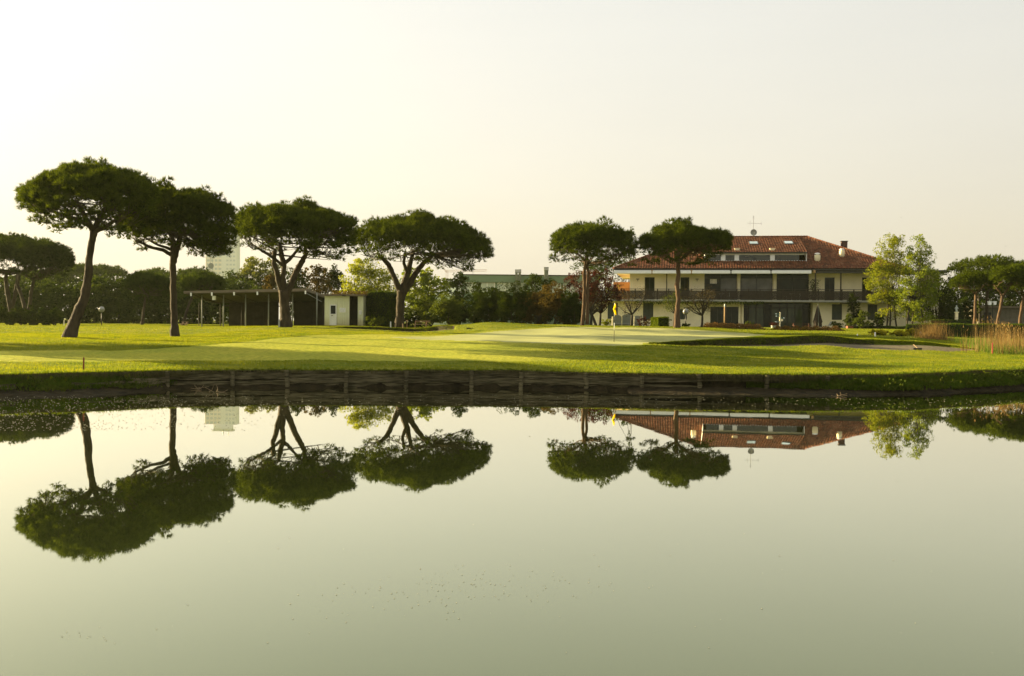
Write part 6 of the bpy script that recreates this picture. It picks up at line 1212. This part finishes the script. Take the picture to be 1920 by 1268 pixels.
# ---------------------------------------------------------------- statue on its plinth
D_ = 107; b = gp(1793,D_); X = lambda px: at(px,590,D_)[0]; Zq = lambda py: at(1793,py,D_)[2]; root = empty('statue', b); tag(root, 'small pale bluish figure on a stone column before the clipped dome', 'statue'); zc = Zq(585)
mb = MB(); mb.box(b[0]-.13,b[0]+.13,D_-.13,D_+.13,b[2]-.1,zc-.08); mb.box(b[0]-.18,b[0]+.18,D_-.18,D_+.18,zc-.078,zc); mb.box(b[0]-.18,b[0]+.18,D_-.18,D_+.18,b[2]-.05,b[2]+.12); mb.build('plinth', M['signcream'], root)
mb = MB(); h = Zq(573)-zc; mb.lathe((b[0],D_,zc),[(.11,0),(.10,h*.25),(.075,h*.42),(.10,h*.62),(.12,h*.72),(.05,h*.80),(.04,h*.82),(.07,h*.88),(.075,h*.94),(.03,h)],12); mb.tube([(b[0]+.1,D_,zc+h*.70),(b[0]+.16,D_-.05,zc+h*.5),(b[0]+.06,D_-.1,zc+h*.45)], [.035,.03,.022], 7); mb.tube([(b[0]-.1,D_,zc+h*.70),(b[0]-.16,D_,zc+h*.52),(b[0]-.13,D_-.05,zc+h*.35)], [.035,.03,.022], 7); mb.build('figure', M['statue'], root, smooth=True)
# ---------------------------------------------------------------- driftwood in the pond
def drift(px, py, sc, label, seed):
    reseed(seed); Y = F*CAMZ/(py-hor(px)); x = at(px,py,Y)[0]; mb = MB(); q = np.array([x,Y,0.02])
    for _ in range(6): e_ = q+unit(1)[0]*np.array([1,.5,.28])*sc+np.array([0,0,sc*.15]); limb(mb, q+unit(1)[0]*np.array([sc*.3,.05,0.01]), e_, .012, .006, .25, 6, 5)
    tag(mb.build('driftwood', M['driftwood']), label, 'branch')
drift(402,736,.55,'tangle of thin twigs lying in the shallow water at the timber wall',421); drift(372,731,.35,'upright twig poking out of the water left of the twig tangle',422); drift(1571,744,.30,'small pale forked twig on the mud below the grassy bank',423)
# small dark leaf litter by the bunker, drainage lid near the mound
D_ = 69; c = gp(881,D_); root = mesh_obj('tee_board', *(lambda m: (m.V, m.F))(MB().box(c[0]-.22,c[0]+.22,D_-.1,D_+.1,c[2]-.02,c[2]+.07)), M['browntimber']); tag(root, 'low dark wooden kerb board lying on the grass at the bunker end', 'board')
# two birds far off in the sky
def bird(px, py, D, label):
    c = at(px,py,D); root = empty('bird', c); tag(root, label, 'bird', 'birds in the sky'); mb = MB(); mb.tube([(-.12,0,0),(-.06,0,.01),(.03,0,.01),(.10,0,0),(.13,0,-.01)], [.012,.035,.035,.02,.005], 6); mb.build('body', M['black'], root, local=True)
    mb = MB(); mb.add([(0,0,.01),(-.06,.0,.01),(-.05,.22,.08),(0,.24,.08),(-.04,.42,.03),(-.05,-.22,.08),(0,-.24,.08),(-.04,-.42,.03)],[(0,1,2,3),(3,2,4),(1,0,6,5),(5,6,7)]); mb.build('wings', M['black'], root, local=True); root.rotation_euler = (0,0,.9); root.scale = (.6,.6,.6)
bird(1689.5,408,95,'tiny dark bird flying above the clubhouse chimney'); bird(1886,462,95,'tiny dark bird flying above the pines on the right')
SKYMIX = .76; VEIL = (4.75,4.25,3.45); VEILTOP = (4.62,4.5,4.05); SKYSTR = .05; SUNE = 5.0; SUNC = (1.0,.80,.42); HAZE = .00016; EXPO = 2.3
# ---------------------------------------------------------------- light, sky, air, camera
SUN_EL = math.radians(14.0); SDIR = np.array([-.906, .423, 0]); SDIR = SDIR/np.linalg.norm(SDIR)*math.cos(SUN_EL); SDIR[2] = math.sin(SUN_EL)
w = bpy.data.worlds.new('World'); SC.world = w; w.use_nodes = True; nt = w.node_tree; bg = nt.nodes['Background']
sky = _n(nt, 'ShaderNodeTexSky', sky_type='NISHITA'); sky.sun_disc = False; sky.sun_elevation = SUN_EL; sky.sun_rotation = math.atan2(SDIR[0], SDIR[1]); sky.air_density = 1.0; sky.dust_density = 5.0; sky.ozone_density = 1.0; sky.altitude = 0
# thin uniform high cloud veils the blue: mix the sky towards a warm even veil
mx = _n(nt, 'ShaderNodeMix', data_type='RGBA'); mx.inputs[0].default_value = SKYMIX; nt.links.new(sky.outputs[0], mx.inputs[6]); 
tcw = _n(nt,'ShaderNodeTexCoord'); spw = _n(nt,'ShaderNodeSeparateXYZ'); nt.links.new(tcw.outputs['Generated'], spw.inputs[0]); crw = _n(nt,'ShaderNodeValToRGB'); mrw = _n(nt,'ShaderNodeMapRange'); mrw.inputs['From Max'].default_value = .34; nt.links.new(spw.outputs[2], mrw.inputs[0]); nt.links.new(mrw.outputs[0], crw.inputs[0])
vs_ = _n(nt,'ShaderNodeVectorMath',operation='SCALE'); vs_.inputs['Scale'].default_value = 5.0; nt.links.new(crw.outputs[0], vs_.inputs[0]); 
nzw = _n(nt,'ShaderNodeTexNoise'); nzw.inputs['Scale'].default_value = 2.2; nzw.inputs['Detail'].default_value = 4; mpw = _n(nt,'ShaderNodeMapping'); mpw.inputs['Scale'].default_value = (1,1,5); nt.links.new(tcw.outputs['Generated'], mpw.inputs[0]); nt.links.new(mpw.outputs[0], nzw.inputs['Vector'])
mrn = _n(nt,'ShaderNodeMapRange'); mrn.inputs['From Min'].default_value = .3; mrn.inputs['From Max'].default_value = .7; mrn.inputs['To Min'].default_value = .975; mrn.inputs['To Max'].default_value = 1.025; nt.links.new(nzw.outputs['Fac'], mrn.inputs[0])
mrx = _n(nt,'ShaderNodeMapRange'); mrx.inputs['From Min'].default_value = -.45; mrx.inputs['From Max'].default_value = .45; mrx.inputs['To Min'].default_value = 1.05; mrx.inputs['To Max'].default_value = .84; nt.links.new(spw.outputs[0], mrx.inputs[0]); mlx = _n(nt,'ShaderNodeMath',operation='MULTIPLY'); nt.links.new(mrn.outputs[0], mlx.inputs[0]); nt.links.new(mrx.outputs[0], mlx.inputs[1]); v2 = _n(nt,'ShaderNodeVectorMath',operation='SCALE'); nt.links.new(vs_.outputs[0], v2.inputs[0]); nt.links.new(mlx.outputs[0], v2.inputs['Scale']); nt.links.new(v2.outputs[0], mx.inputs[7])
crw.color_ramp.elements[0].color = (*[v/5 for v in VEIL],1); crw.color_ramp.elements[1].color = (*[v/5 for v in VEILTOP],1); nt.links.new(mx.outputs[2], bg.inputs[0]); bg.inputs[1].default_value = SKYSTR
L = bpy.data.lights.new('sun', 'SUN'); L.energy = SUNE; L.angle = math.radians(.6); L.color = SUNC
so = bpy.data.objects.new('sun', L); COL.objects.link(so); so.location = (-40,40,40)
from mathutils import Vector, Matrix
so.rotation_euler = Vector(SDIR).to_track_quat('Z','Y').to_euler()
mb = MB(); mb.box(-420, 420, -60, 1000, -1.2, 92); hm = bpy.data.materials.new('thin morning haze'); hm.use_nodes = True; nt = hm.node_tree; nt.nodes.clear(); o_ = _n(nt,'ShaderNodeOutputMaterial'); pv = _n(nt,'ShaderNodeVolumePrincipled'); pv.inputs['Color'].default_value = (.38,.41,.28,1); pv.inputs['Density'].default_value = HAZE; pv.inputs['Anisotropy'].default_value = .35; nt.links.new(pv.outputs[0], o_.inputs['Volume'])
if HAZE > 0: tag(mb.build('haze', hm), kind='stuff', label='thin warm morning haze over the whole course', cat='haze')
cam = bpy.data.cameras.new('camera'); cam.sensor_width = 36; cam.lens = 36*F/1920; cam.clip_end = 6000; cam.clip_start = .1
co = bpy.data.objects.new('camera', cam); COL.objects.link(co); SC.camera = co
co.matrix_world = Matrix(((RT[0],UP[0],-fw[0],CAM[0]),(RT[1],UP[1],-fw[1],CAM[1]),(RT[2],UP[2],-fw[2],CAM[2]),(0,0,0,1)))
SC.view_settings.view_transform = 'Standard'; SC.view_settings.look = 'None'; SC.view_settings.gamma = 1; SC.view_settings.exposure = EXPO
SC.render.engine = 'CYCLES'; cy = SC.cycles; cy.use_denoising = True; cy.max_bounces = 6; cy.diffuse_bounces = 3; cy.glossy_bounces = 3; cy.transmission_bounces = 3; cy.volume_bounces = 0; cy.transparent_max_bounces = 8; cy.sample_clamp_indirect = 6; cy.caustics_reflective = False; cy.caustics_refractive = False
cy.use_adaptive_sampling = True; cy.adaptive_threshold = .01
